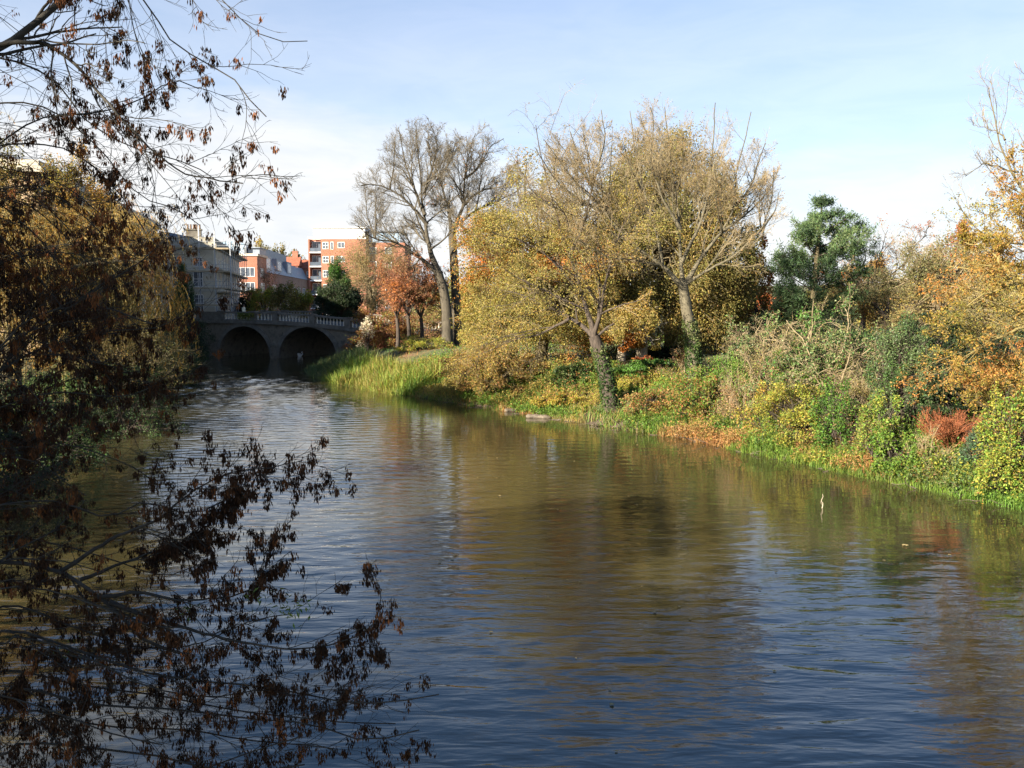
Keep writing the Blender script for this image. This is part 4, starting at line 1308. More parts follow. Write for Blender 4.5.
V, Q = leaf_arrays(pos, ax, 0.14 * rng.uniform(0.7, 1.3, n), 0.032)
mk('foliage', V, Q, None, M['leaf'], t, tint=np.repeat(leaf_tint(pos, PAL['willow'], 0.6, 0.4), 4, 0), origin=bw)


def left_bush(name, label, x, y, H, r, pal, **kw):
    b_ = np.array([x, y, max(gz(x, y), 0.02)])
    low = kw.pop('low', -0.35)
    return clump_plant(name, label, kw.pop('cat', 'bush'), b_, (r, r * kw.pop('depth', 1.0), H / (1 - low * 0.98) / 1.08), pal, low=low, **kw)


left_bush('sallow_bush', 'olive twiggy sallow on the shaded bank next to the willow', -24.6, 55, 8.2, 3.6, [(0.08, 0.075, 0.03), (0.13, 0.115, 0.04), (0.17, 0.13, 0.05)], nclump=110, nleaf=130, L=0.12, W=0.07, sprigs=350, sprig_len=0.9, twig='twig_tan')
left_bush('sallow_bush', 'pale-tipped sallow leaning out over the water before the dark shrubs', -26.4, 64, 5.2, 3.0, [(0.10, 0.10, 0.04), (0.17, 0.15, 0.06), (0.22, 0.17, 0.07)], nclump=80, nleaf=120, L=0.13, W=0.07, sprigs=200, twig='twig_tan')
left_bush('yew_bush', 'dark evergreen bush overhanging the water nearest the bridge', -34.6, 93, 4.8, 3.0, PAL['dark'], nclump=90, nleaf=150, L=0.16, W=0.07)
left_bush('yew_bush', 'dark evergreen bush in the middle of the shaded bank', -31.6, 82, 5.4, 3.2, PAL['dark'], nclump=90, nleaf=150, L=0.16, W=0.07)
left_bush('yew_bush', 'dark evergreen bush behind the pale-tipped sallow', -29.0, 72, 5.0, 3.0, PAL['dark'] + PAL['holly'], nclump=90, nleaf=150, L=0.16, W=0.07)
left_bush('cypress_tree', 'slim dark cypress standing before the scaffolded building', -35.4, 96, 10.6, 1.25, PAL['holly'], cat='tree', nclump=90, nleaf=170, L=0.2, W=0.06, ragged=0.15, hollow=0.25, low=-0.7)
left_bush('bay_bush', 'dark leafy bush at the willow foot by the shaded water', -18.2, 42, 3.2, 2.6, PAL['dark'] + PAL['holly'], nclump=60, nleaf=130, L=0.1, W=0.06)
left_bush('hawthorn_bush', 'dark brown-leaved hawthorn leaning over the near water under the ash boughs', -16.0, 25.5, 3.6, 2.5, PAL['dark'] + [(0.08, 0.05, 0.025)], nclump=70, nleaf=130, L=0.09, W=0.06, sprigs=150)
left_bush('hawthorn_bush', 'dark hawthorn between the ash boughs and the willow strands', -17.4, 31.5, 3.8, 2.6, PAL['dark'] + PAL['holly'] + [(0.10, 0.06, 0.03)], nclump=70, nleaf=130, L=0.09, W=0.06, sprigs=150)
left_bush('bay_bush', 'dark bramble bush by the water between willow and sallow', -22.4, 50, 3.2, 2.4, PAL['dark'] + PAL['holly'], nclump=60, nleaf=130, L=0.1, W=0.06)
P0, d0 = bank_points(LB, 16, 100, -0.2, 5, 9000, -1)
stalks('ground_ivy', P0, 0.2, 0.8, PAL['ivy'] + PAL['bracken'][:1], 10, 0.12, 0.08, lean=0.5)

# unseen evergreens added left of the camera to shade the ash and near water
for (x, y, H, r, lab) in [(-17.5, 6.5, 10.5, 3.8, 'unseen tall dark holm oak added behind the ash tree for shade'), (-15.5, -2.5, 13.0, 4.6, 'unseen dark holm oak added at the near end of the bank for shade'),
                          (-24.0, 15.5, 9.0, 4.2, 'unseen dark holm oak added for shade, nearest the willow'), (-14.5, -12.0, 15.0, 4.8, 'unseen tallest dark holm oak added for shade at the end of the row')]:
    b_ = np.array([x, y, gz(x, y)])
    clump_plant('added_shade_oak', lab, 'tree', b_, (r, r, H * 0.36), PAL['dark'] + PAL['holly'], lift=H * 0.22, trunk=[b_ - [0, 0, 0.3], b_ + [0, 0, H * 0.3], b_ + [0.2, 0, H * 0.6]], low=-0.9,
                nclump=200, nleaf=150, L=0.2, W=0.13, cr=0.24, trunk_r=(0.35, 0.2), hollow=0.3)

crown('field_maple', 'golden maple in front of the stone terrace roof line', 84, 60, 186, 46, 400, PAL['willow'] + PAL['golden'][1:3], nclump=170, nleaf=260, L=0.13, W=0.09, cr=0.2, trunk_r=(0.35, 0.2), sprigs=300, ragged=0.25, hollow=0.35)

bl2 = np.array([-37.5, 61.0, gz(-37.5, 61.0)])  # tree added behind the willow to throw shade on the reeds
clump_plant('added_shade_tree', 'tall yellow-green tree added before the terrace end wall to shade the reeds', 'tree', bl2, (4.6, 4.6, 6.2), PAL['olive'] + PAL['willow'][:1], lift=3.0, trunk=[bl2 - [0, 0, 0.3], bl2 + [0, 0, 5], bl2 + [0.2, 0, 10]], low=-0.9,
            nclump=170, nleaf=170, L=0.18, W=0.13, cr=0.22, trunk_r=(0.45, 0.25), hollow=0.35)

# ================================================================== THE ASH TREE WITH HANGING KEYS
ba = np.array([-7.6, 6.6, gz(-7.6, 6.6)])
t = thing('ash_tree', 'ash tree hung with bunches of brown seed keys, framing the near side of the river', 'tree', ba)
TR = [ba - [0, 0, 0.3], np.array([-7.4, 6.6, 3.0]), np.array([-7.0, 6.5, 6.0]), np.array([-6.7, 6.5, 9.5])]
tp = smooth_poly(TR, 14)
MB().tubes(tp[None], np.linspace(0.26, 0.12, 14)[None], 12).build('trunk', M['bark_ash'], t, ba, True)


def tz(z):
    i = np.argmin(np.abs(tp[:, 2] - z))
    return tp[i]


ash = [  # (trunk height or None, photograph polyline, depth, depth change, r0, r1)
    (6.6, [(-60, 75), (0, 42), (25, 28), (60, 2), (100, -40)], 6.3, 0.3, 0.055, 0.02),
    (None, [(-58, 74), (-6, 46), (22, 40), (50, 46), (75, 65), (100, 96), (130, 136), (160, 166), (190, 181), (235, 186)], 6.3, -0.5, 0.026, 0.004),
    (7.6, [(20, -50), (110, -30), (150, 18), (165, 42), (195, 62), (232, 84), (250, 110), (263, 122)], 6.4, -0.2, 0.02, 0.004),
    (8.0, [(60, -70), (150, -40), (225, -5), (250, 22), (272, 38), (292, 42), (312, 40)], 6.2, 0.3, 0.018, 0.003),
    (7.4, [(40, -60), (90, -10), (128, 5), (135, 40), (150, 68), (160, 100)], 6.0, 0.4, 0.014, 0.003),
    (6.4, [(-60, 190), (0, 143), (40, 117), (90, 112), (140, 98), (175, 78), (200, 85)], 6.6, 0.4, 0.024, 0.004),
    (6.2, [(-60, 170), (0, 152), (55, 150), (95, 168), (128, 200), (150, 232)], 6.7, 0.5, 0.022, 0.004),
    (6.7, [(-60, 70), (10, 60), (55, 82), (85, 120), (130, 145), (180, 160), (218, 180)], 6.9, 0.3, 0.02, 0.004),
    (6.1, [(-70, 240), (-10, 195), (40, 190), (80, 215), (110, 245), (140, 262)], 7.4, 0.4, 0.02, 0.004),
    (6.5, [(-50, 120), (10, 100), (60, 110), (100, 140), (140, 190), (175, 205), (200, 222)], 7.4, 0.5, 0.02, 0.004),
    (5.2, [(-60, 372), (0, 335), (22, 314), (50, 303), (78, 299), (106, 300), (132, 310), (150, 316)], 6.5, 0.4, 0.026, 0.006),
    (5.0, [(-60, 375), (0, 346), (40, 322), (75, 302), (105, 282), (135, 265), (165, 240)], 6.7, 0.3, 0.024, 0.004),
    (4.9, [(-60, 340), (10, 330), (60, 345), (100, 360), (130, 375), (160, 378)], 7.6, 0.5, 0.02, 0.004),
    (4.5, [(-60, 440), (0, 412), (60, 398), (110, 402), (150, 395), (182, 372)], 7.2, 0.4, 0.024, 0.004),
    (4.4, [(-60, 470), (10, 455), (60, 440), (105, 450), (140, 465), (160, 480)], 7.0, 0.3, 0.022, 0.004),
    (3.9, [(-60, 575), (0, 564), (40, 566), (80, 580), (120, 610), (150, 640), (190, 655)], 5.9, -0.2, 0.042, 0.01),
    (None, [(60, 572), (110, 540), (160, 520), (200, 490), (238, 470), (275, 466), (306, 462)], 5.9, 0.3, 0.018, 0.003),
    (None, [(100, 597), (150, 592), (200, 598), (245, 590), (262, 560), (262, 530)], 5.8, 0.3, 0.016, 0.003),
    (None, [(110, 602), (165, 625), (220, 640), (290, 655), (335, 645), (362, 625), (371, 600)], 5.8, -0.3, 0.018, 0.003),
    (3.6, [(-60, 640), (10, 628), (80, 650), (150, 672), (220, 680), (300, 690), (370, 700), (438, 688)], 5.7, -0.3, 0.034, 0.004),
    (3.4, [(-60, 700), (20, 690), (90, 705), (170, 712), (240, 722), (310, 728), (370, 745), (425, 735)], 5.6, -0.3, 0.03, 0.004),
    (3.2, [(-60, 760), (20, 745), (90, 752), (160, 760), (230, 775), (300, 768)], 5.5, -0.2, 0.028, 0.005),
    (None, [(80, 580), (130, 560), (180, 545), (215, 520), (235, 500)], 6.1, 0.4, 0.016, 0.003),
    (4.2, [(-60, 520), (0, 505), (60, 500), (110, 515), (150, 500), (200, 510), (250, 485)], 6.3, 0.3, 0.024, 0.004),
    (4.1, [(-60, 545), (10, 535), (70, 545), (120, 560), (170, 575), (215, 560)], 7.0, 0.4, 0.024, 0.004),
    (3.7, [(-60, 610), (10, 600), (70, 620), (130, 640), (190, 640), (240, 620), (290, 610)], 6.4, 0.3, 0.024, 0.004),
    (3.1, [(-60, 730), (20, 715), (100, 730), (180, 735), (260, 745), (330, 752)], 5.9, -0.2, 0.022, 0.004),
    (3.6, [(-60, 650), (20, 640), (90, 662), (150, 690), (210, 700), (270, 690)], 5.6, -0.2, 0.022, 0.004),
    (3.3, [(-60, 690), (10, 700), (70, 720), (120, 740), (170, 750)], 5.3, -0.2, 0.02, 0.004),
    (3.9, [(-60, 590), (20, 585), (80, 600), (130, 620), (180, 625)], 5.6, -0.2, 0.02, 0.004),
    (3.0, [(-60, 775), (20, 765), (80, 775), (160, 778), (240, 752), (300, 735)], 5.4, -0.2, 0.02, 0.004),
    (3.5, [(-60, 670), (20, 665), (90, 680), (170, 690), (250, 705), (330, 712), (400, 715)], 6.3, -0.2, 0.024, 0.004),
]
for k_ in range(22):
    zt_ = rng.uniform(4.2, 7.2)
    vt = rng.uniform(180, 520)
    ue = rng.uniform(60, 165)
    Yd = rng.uniform(6.6, 9.5)
    v0 = 305 - (zt_ - EYE) / 7 * F
    ash.append((zt_, [(-70, v0 + rng.uniform(-20, 20)), (0, 0.6 * v0 + 0.4 * vt - 22), (ue * 0.5, 0.3 * v0 + 0.7 * vt - 24), (ue, vt)], Yd, 0.5, 0.02, 0.004))
K = 34
LPs, LRs = [], []
for (zt, poly, Yd, dd, r0, r1) in ash:
    p = px(poly, Yd, dd)
    if zt is not None:
        p = [tz(zt)] + p
    q = smooth_poly(p, K)
    q[2:] += np.cumsum(rng.normal(size=(K - 2, 3)) * 0.005, axis=0)
    LPs.append(q)
    LRs.append(r0 * (r1 / r0) ** (np.linspace(0, 1, K) ** 0.9))
LP, LR = np.stack(LPs), np.stack(LRs)
for i in range(len(LP)):
    if ash[i][0] is not None and ash[i][4] >= 0.026:
        pass
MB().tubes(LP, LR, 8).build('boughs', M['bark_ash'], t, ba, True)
LL = np.linalg.norm(np.diff(LP, axis=1), axis=2).sum(1)
P2, R2, L2 = spawn(LP, LR, np.minimum(LL, 3.2), 13, 0.25, 1.0, 0.55, 0.18, 0.32, 0.5, 9, 0.10, -0.03, 0.4, rmin=0.0030)


def inside(P_, R_, L_):
    e = P_[:, -1]
    k = e[:, 0] < np.interp(e[:, 2], [3.0, 4.2, 6.0], [-0.40, -0.78, -1.32]) * e[:, 1] / 6.0
    return P_[k], R_[k], L_[k]


P2, R2, L2 = inside(P2, R2, L2)
P3, R3, L3 = spawn(P2, R2, L2, 6, 0.12, 1.0, 0.6, 0.2, 0.5, 0.6, 7, 0.14, 0.03, 0.5, rmin=0.0020)
P3, R3, L3 = inside(P3, R3, L3)
P4, R4, L4 = spawn(P3, R3, L3, 2, 0.2, 1.0, 0.6, 0.2, 0.5, 0.7, 4, 0.14, 0.03, 0.6, rmin=0.0016)
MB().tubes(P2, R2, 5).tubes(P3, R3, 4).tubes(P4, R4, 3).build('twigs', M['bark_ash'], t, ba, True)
# bunches of keys hanging from the twigs
c = np.concatenate([on_twigs(P3, 4200, 0.1, 0.0), on_twigs(P2, 2800, 0.2, 0.0), on_twigs(P4, 2400, 0.5, 0.0), on_twigs(LP, 800, 0.6, 0.012)])
# the twigs gather them unevenly
f = field(c, 2.4, 5.0)
lowb = np.clip((6.4 - c[:, 2]) / 1.5, 0, 1)
keepp = (f > 0.10 - 0.65 * lowb) | (rng.random(len(c)) < 0.15)
c = c[keepp]
nb = len(c)
per = np.where(rng.random(nb) < 0.3, rng.integers(3, 9, nb), rng.integers(18, 48, nb))
bi = np.repeat(np.arange(nb), per)
n = len(bi)
sz = (per / 32.0) ** 0.45
blen = (rng.uniform(0.04, 0.085, nb) * sz)[bi]
down = rng.random(n)
spreadk = (0.004 + 0.017 * np.sin(np.clip(down + 0.1, 0, 1) * PI)) * (rng.uniform(0.7, 1.25, nb) * sz)[bi]
pos = c[bi] + np.column_stack([rng.normal(size=(n, 2)) * spreadk[:, None], -down * blen - 0.006])
ax = np.column_stack([rng.normal(size=(n, 2)) * 0.22, -np.ones(n)])
V, Q = leaf_arrays(pos, ax, 0.036 * rng.uniform(0.75, 1.2, n), 0.010, 0.15)
up_ = (c[:, 2] > 6.2) & (rng.random(nb) < 0.45)  # upper bunches coloured warmer, sunlight put into their tint
ci_ = np.where(up_, rng.choice([1, 2, 2, 2], nb), rng.choice(4, nb, p=[0.36, 0.26, 0.10, 0.28]))
tk = np.array([(0.045, 0.021, 0.010), (0.07, 0.032, 0.013), (0.17, 0.065, 0.022), (0.03, 0.016, 0.009)])[ci_][bi] * rng.uniform(0.7, 1.3, (n, 1))
mk('seed_keys', V, Q, None, M['dry_keys'], t, tint=np.repeat(tk, 4, 0), origin=ba)
# a few leaves still green
gsel = np.concatenate([pt(290, 607, 5.9)[None] + rng.normal(size=(70, 3)) * [0.10, 0.1, 0.035], pt(262, 592, 5.9)[None] + rng.normal(size=(25, 3)) * [0.06, 0.06, 0.03], pt(70, 650, 5.8)[None] + rng.normal(size=(20, 3)) * 0.05,
                       pt(190, 610, 6.0)[None] + rng.normal(size=(20, 3)) * [0.08, 0.06, 0.03]])
foliage('green_leaves', gsel, [(0.10, 0.15, 0.03), (0.16, 0.20, 0.05)], 0.045, 0.014, t, ba, 0.3)

# ================================================================== THE BRIDGE
BA, BB = np.array([-41.5, 106.5]), np.array([-11.0, 93.75])
bl_ = np.linalg.norm(BB - BA)
bdir = (BB - BA) / bl_
brot = math.atan2(bdir[1], bdir[0])


def bx(u):
    """distance along the bridge face at column u"""
    k = (u - 512) / F
    # BA + s*bdir = (k*Y', Y')
    s_ = (k * BA[1] - BA[0]) / (bdir[0] - k * bdir[1])
    return s_


def bz(u, v):
    p_ = BA + bx(u) * bdir
    return pt(u, v, p_[1])[2]


br = thing('stone_bridge', 'stone road bridge with round arches and a balustrade across the river', 'bridge', (BA[0], BA[1], 0), brot)
rail_u = [195, 213, 240, 262, 285, 310, 345, 360, 420]
rail_v = [311.5, 311.5, 311.5, 312, 313, 314.5, 318, 320, 327]
rx_ = np.array([bx(u) for u in rail_u])
rz_ = np.array([bz(u, v) for u, v in zip(rail_u, rail_v)])


def railz(x):
    return np.interp(x, rx_, rz_)


PH = 1.05            # parapet height
arches = []
for (ul, ur, vc) in [(219, 270, 326), (279, 337, 327), (347, 398, 334)]:
    a0, a1 = bx(ul), bx(ur)
    arches.append(((a0 + a1) / 2, (a1 - a0) / 2, max(bz((ul + ur) / 2, vc), 2.4)))
DEP = 12.0


def arch_z(x):
    for (cx, hw_, h) in arches:
        if abs(x - cx) < hw_:
            return 0.15 + (h - 0.15) * math.sqrt(1 - ((x - cx) / hw_) ** 2)
    return None


xs = list(np.arange(0, bl_ + 0.01, 0.25))
for (cx, hw_, h) in arches:
    xs += [cx - hw_ + 1e-4, cx + hw_ - 1e-4, cx - hw_ - 1e-4, cx + hw_ + 1e-4] + list(cx - hw_ * np.cos(np.linspace(0.02, PI - 0.02, 48)))
xs = sorted(xs)
V, Q = [], []
for x in xs:
    zb = arch_z(x)
    zb = -1.5 if zb is None else zb
    ztp = float(railz(x)) - PH
    V += [(x, 0, zb), (x, 0, ztp), (x, DEP, zb), (x, DEP, ztp)]
for i in range(len(xs) - 1):
    o = 4 * i
    Q += [(o, o + 4, o + 5, o + 1), (o + 2, o + 3, o + 7, o + 6), (o + 1, o + 5, o + 7, o + 3), (o, o + 2, o + 6, o + 4)]
o = 4 * (len(xs) - 1)
Q += [(0, 1, 3, 2), (o, o + 2, o + 3, o + 1)]
mk('body', V, Q, None, M['stone'], br)
for (cx, hw_, h) in arches:
    m_ = MB()
    th = np.linspace(0, PI, 41)
    rows = []
    for (k, yy) in ((0.0, -0.09), (0.48, -0.09), (0.48, 0.02), (0.0, 0.3)):
        rows.append(np.column_stack([cx - (hw_ + k) * np.cos(th), np.full(41, yy), 0.15 + (h - 0.15 + k) * np.sin(th) - (0.02 if k == 0 else 0)]))
    V = np.stack(rows, 1).reshape(-1, 3)
    Q = []
    for i in range(40):
        for j in range(3):
            a_, b_ = i * 4 + j, i * 4 + j + 1
            Q.append((a_, a_ + 4, b_ + 4, b_))
        Q.append((i * 4 + 3, i * 4 + 7, i * 4 + 4, i * 4))
    m_.add(V, Q)
    m_.build('arch_ring', M['coping_stone'], br)
# pier cutwaters
for xx in (0.5 * (arches[0][0] + arches[0][1] + arches[1][0] - arches[1][1]), 0.5 * (arches[1][0] + arches[1][1] + arches[2][0] - arches[2][1])):
    m_ = MB()
    wv = 0.42
    zt = 1.5
    V = [(xx - wv, -0.02, -1.5), (xx, -0.75, -1.5), (xx + wv, -0.02, -1.5), (xx - wv, -0.02, zt), (xx, -0.75, zt), (xx + wv, -0.02, zt), (xx, -0.02, zt + 0.6)]
    m_.add(V, [(0, 1, 4, 3), (1, 2, 5, 4)], [(3, 4, 6), (4, 5, 6)])
    m_.build('cutwater', M['stone'], br)


def strip_along(m_, x0, x1, y0, y1, dz0, dz1, n=24):
    xs_ = np.linspace(x0, x1, n)
    z_ = railz(xs_)
    V = np.stack([np.column_stack([xs_, np.full(n, yy), z_ + dz]) for yy, dz in ((y0, dz0), (y1, dz0), (y1, dz1), (y0, dz1))], 1).reshape(-1, 3)
    Q = []
    for i in range(n - 1):
        for j in range(4):
            a_, b_ = i * 4 + j, i * 4 + (j + 1) % 4
            Q.append((a_, b_, b_ + 4, a_ + 4))
    e = (n - 1) * 4
    Q += [(3, 2, 1, 0), (e, e + 1, e + 2, e + 3)]
    m_.add(V, Q)


m_ = MB()
strip_along(m_, 0, bl_, -0.22, -0.003, -PH - 0.30, -PH - 0.02, 60)
m_.build('string_course', M['coping_stone'], br)
m_ = MB()
strip_along(m_, 0.0, bl_, 0.55, DEP - 0.55, -PH + 0.004, -PH + 0.05, 60)
m_.build('roadway', M['asphalt'], br)
pil_u = [200, 222, 254, 276, 313, 348, 372, 396]
for side, (ya, yb) in enumerate(((-0.10, 0.30), (DEP - 0.30, DEP + 0.10))):
    for k in range(len(pil_u) - 1):
        p0_, p1_ = bx(pil_u[k]) + 0.35, bx(pil_u[k + 1]) - 0.35
        pn = MB()
        solid = k == 0
        if solid:
            strip_along(pn, p0_, p1_, ya + 0.06, yb - 0.06, -PH - 0.015, -0.20)
        else:
            strip_along(pn, p0_, p1_, ya + 0.03, yb - 0.03, -PH - 0.015, -PH + 0.16)
        strip_along(pn, p0_, p1_, ya, yb, -0.197, 0.0)
        panel = pn.build('balustrade', M['coping_stone'], br)
        if not solid:
            nbal = max(2, int((p1_ - p0_) / 0.42))
            prof = [(0.09, -0.06), (0.09, 0.0), (0.055, 0.06), (0.10, 0.24), (0.095, 0.33), (0.05, 0.52), (0.06, 0.60), (0.09, 0.64), (0.09, 0.72)]
            if 'baluster' not in M:
                bo = MB().lathe(prof, s=8).build('baluster', M['stone_pale'], panel, smooth=True)
                M['baluster'] = bo.data
                first = True
            else:
                first = False
            for q_ in range(nbal):
                x_ = p0_ + (q_ + 0.5) * (p1_ - p0_) / nbal
                if first and q_ == 0:
                    o_ = bo
                else:
                    o_ = bpy.data.objects.new('baluster', M['baluster'])
                    link(o_, panel)
                o_.location = (x_, (ya + yb) / 2, float(railz(x_)) - PH + 0.16)
    for u in pil_u:
        x_ = bx(u)
        z_ = float(railz(x_))
        MB().box(x_ - 0.35, x_ + 0.35, ya - 0.05, yb + 0.05, z_ - PH - 0.02, z_ - 0.02).box(x_ - 0.42, x_ + 0.42, ya - 0.11, yb + 0.11, z_ - 0.017, z_ + 0.10).build('pedestal', M['coping_stone'], br)
del M['baluster']
# ivy trailing over the parapet
x0_, x1_ = bx(240), bx(256)
n = 900
pp = np.column_stack([rng.uniform(x0_, x1_, n), rng.normal(size=n) * 0.12 - 0.12, np.zeros(n)])
pp[:, 2] = railz(pp[:, 0]) - 0.15 - np.abs(rng.normal(size=n)) * 0.35
iv = foliage('parapet_ivy', pp, [(0.14, 0.16, 0.04), (0.22, 0.22, 0.05)], 0.14, 0.11, None, None, 0.4)
wp = BA + bdir * (x0_ + x1_) / 2
iv.location = (BA[0], BA[1], 0)
iv.rotation_euler = (0, 0, brot)
tag(iv, 'yellow-green ivy trailing over the bridge parapet', 'ivy')


# ================================================================== BUILDINGS
def window_mesh(w_, h_, bars=1, cross=True, th=0.07):
    m_ = MB()
    m_.box(-w_ / 2, -w_ / 2 + th, -0.06, 0.05, 0, h_).box(w_ / 2 - th, w_ / 2, -0.06, 0.05, 0, h_)
    m_.box(-w_ / 2 + th, w_ / 2 - th, -0.06, 0.05, 0, th).box(-w_ / 2 + th, w_ / 2 - th, -0.06, 0.05, h_ - th, h_)
    for k in range(bars):
        x_ = -w_ / 2 + (k + 1) * w_ / (bars + 1)
        m_.box(x_ - th * 0.4, x_ + th * 0.4, -0.045, 0.04, th, h_ - th)
    if cross:
        m_.box(-w_ / 2 + th, w_ / 2 - th, -0.04, 0.035, h_ * 0.5 - th * 0.4, h_ * 0.5 + th * 0.4)
    return m_


WCACHE = {}


def window(parent, x, y, z, w_, h_, face=0.0, bars=1, cross=True, frame='white_paint', glass='window_glass'):
    key = (round(w_, 2), round(h_, 2), bars, cross, frame, glass)
    if key not in WCACHE:
        f_ = window_mesh(w_, h_, bars, cross).build('window', M[frame])
        g_ = MB().box(-w_ / 2 + 0.03, w_ / 2 - 0.03, -0.02, 0.02, 0.03, h_ - 0.03).build('pane', M[glass], f_)
        f_.parent = parent
        WCACHE[key] = (f_.data, g_.data)
    else:
        f_ = link(bpy.data.objects.new('window', WCACHE[key][0]), parent)
        link(bpy.data.objects.new('pane', WCACHE[key][1]), f_)
    f_.location = (x, y, z)
    f_.rotation_euler = (0, 0, face)
    return f_


def chimney(parent, x, y, z, w_=1.6, d_=0.7, h_=2.0, pots=4, mat='stone'):
    c_ = MB().box(x - w_ / 2, x + w_ / 2, y - d_ / 2, y + d_ / 2, z, z + h_).box(x - w_ / 2 - 0.1, x + w_ / 2 + 0.1, y - d_ / 2 - 0.1, y + d_ / 2 + 0.1, z + h_ + 0.002, z + h_ + 0.18).build('chimney', M[mat], parent)
    for k in range(pots):
        xx = x - w_ / 2 + (k + 0.5) * w_ / pots
        MB().lathe([(0.13, 0), (0.15, 0.08), (0.12, 0.15), (0.11, 0.55), (0.14, 0.6), (0.10, 0.62), (0.0, 0.5)], xx, y, 8).build('pot', M['chimney_pot'], c_).location = (0, 0, z + h_ + 0.18)
    return c_


TH = math.radians(12.4)
# --- long stone terrace on the left bank
c0 = pt(36, 160, 68)
tb = thing('stone_terrace', 'long grey stone terrace with a tan end wall behind the willow', 'building', (c0[0], c0[1], gz(c0[0], c0[1]) - 0.3), TH)
Ht = c0[2] - (gz(c0[0], c0[1]) - 0.3)
Lt, Wt = 52.0, 13.0
MB().box(-Wt, 0, 0.35, Lt, 0, Ht - 0.9).build('wall', M['stone_pale'], tb)
MB().box(-Wt, 0.003, 0, 0.347, 0, Ht - 0.9).build('end_wall', M['render_tan'], tb)
MB().box(-Wt - 0.4, 0.45, -0.35, Lt + 0.3, Ht - 0.897, Ht - 0.45).box(-Wt - 0.15, 0.2, -0.12, Lt + 0.1, Ht - 0.447, Ht).build('cornice', M['stone_pale'], tb)
MB().add([(-Wt, 0.3, Ht + 0.004), (0, 0.3, Ht + 0.004), (0, Lt, Ht + 0.004), (-Wt, Lt, Ht + 0.004), (-Wt / 2, 3, Ht + 1.6), (-Wt / 2, Lt - 3, Ht + 1.6)],
         [(1, 2, 5, 4), (3, 0, 4, 5)], [(0, 1, 4), (2, 3, 5)]).build('roof', M['slate'], tb)
MB().box(0.003, 0.12, 0.4, Lt, 3.4, 3.75).box(0.003, 0.10, 0.4, Lt, 7.4, 7.65).build('string_course', M['stone_pale'], tb)
for k in range(12):
    for (z_, h_) in ((0.9, 2.2), (4.3, 2.5), (8.2, 2.3), (12.0, 1.8)):
        if z_ + h_ < Ht - 1.2:
            window(tb, 0.01, 2.5 + k * 4.1, z_, 1.25, h_, PI / 2)
for y_ in (8, 26, 44):
    chimney(tb, -Wt / 2, y_, Ht + 0.6, 1.0, 2.2, 2.2, 1)
for k in range(2):
    window(tb, -3.5 - 5 * k, -0.01, 8.0, 1.25, 2.0, 0)

# --- scaffolded stone building
c0 = pt(213, 243, 118)
zg = gz(c0[0] - 3, c0[1] + 4) - 0.4
sb = thing('stone_building', 'pale stone building under scaffolding at the far end of the bridge', 'building', (c0[0], c0[1], zg), TH)
Hs = c0[2] - zg
MB().box(-13, 0, 0, 40, 0, Hs - 0.6).build('wall', M['stone_pale'], sb)
MB().box(-13.4, 0.45, -0.45, 40.3, Hs - 0.597, Hs - 0.1).box(-13.1, 0.15, -0.15, 40.1, Hs - 0.097, Hs + 0.75).build('cornice', M['stone_band'], sb)
MB().add([(-12.5, 0.6, Hs + 0.3), (-0.5, 0.6, Hs + 0.3), (-0.5, 39, Hs + 0.3), (-12.5, 39, Hs + 0.3), (-6.5, 4, Hs + 1.7), (-6.5, 36, Hs + 1.7)],
         [(1, 2, 5, 4), (3, 0, 4, 5)], [(0, 1, 4), (2, 3, 5)]).build('roof', M['slate'], sb)
chimney(sb, -2.6, 2.0, Hs + 0.75, 1.9, 0.7, 1.0, 5, 'coping_stone')
for z_, h_ in ((0.8, 2.2), (4.0, 2.3), (7.3, 2.1), (10.0, 1.2)):
    if z_ + h_ < Hs - 0.8:
        for k in range(3):
            window(sb, -2.0 - 2.6 * k, -0.01, z_, 1.2, h_, 0)
        for k in range(9):
            window(sb, 0.01, 2.4 + 4.1 * k, z_, 1.2, h_, PI / 2)
for z_ in (3.3, 6.6, 9.6):
    MB().box(0.003, 0.95, 1.0, 38, z_, z_ + 0.18).build('balcony', M['stone_pale'], sb)
sc = thing('scaffolding', 'steel tube scaffolding with plank lifts around the stone building', 'scaffolding', (c0[0], c0[1], zg), TH)
lifts = [2.6, 4.8, 7.0, 9.2, Hs - 0.9]
for k in range(6):
    x_ = -7.5 + k * 1.95
    for yy in (-1.35, -0.65):
        zt = Hs + 1.5 + 0.5 * (k % 2)
        MB().tubes(np.array([[(x_, yy, 0), (x_, yy, zt)]]), np.full((1, 2), 0.05), 6).build('pole', M['steel_tube'], sc)
for k in range(9):
    y_ = 0.8 + k * 3.6
    for xx in (1.15, 2.0):
        MB().tubes(np.array([[(xx, y_, 0), (xx, y_, Hs + 0.6 + 0.5 * (k % 3))]]), np.full((1, 2), 0.05), 6).build('pole', M['steel_tube'], sc)
for z_ in lifts:
    MB().box(-8.0, 2.05, -1.35, -0.62, z_, z_ + 0.06).box(1.12, 2.05, -0.6, 31, z_, z_ + 0.06).build('plank_lift', M['plank'], sc)
    tr_ = np.array([[(-8.0, -1.41, z_ + hh), (2.1, -1.41, z_ + hh)] for hh in (0.5, 1.0)] + [[(2.06, -1.4, z_ + hh), (2.06, 31, z_ + hh)] for hh in (0.5, 1.0)])
    MB().tubes(tr_, np.full((4, 2), 0.03), 5).build('guard_rail', M['steel_tube'], sc)
    MB().box(-8.0, 2.05, -1.47, -1.44, z_ + 0.02, z_ + 0.22).box(2.10, 2.13, -1.3, 31, z_ + 0.02, z_ + 0.22).build('toe_board', M['plank'], sc)
brc = []
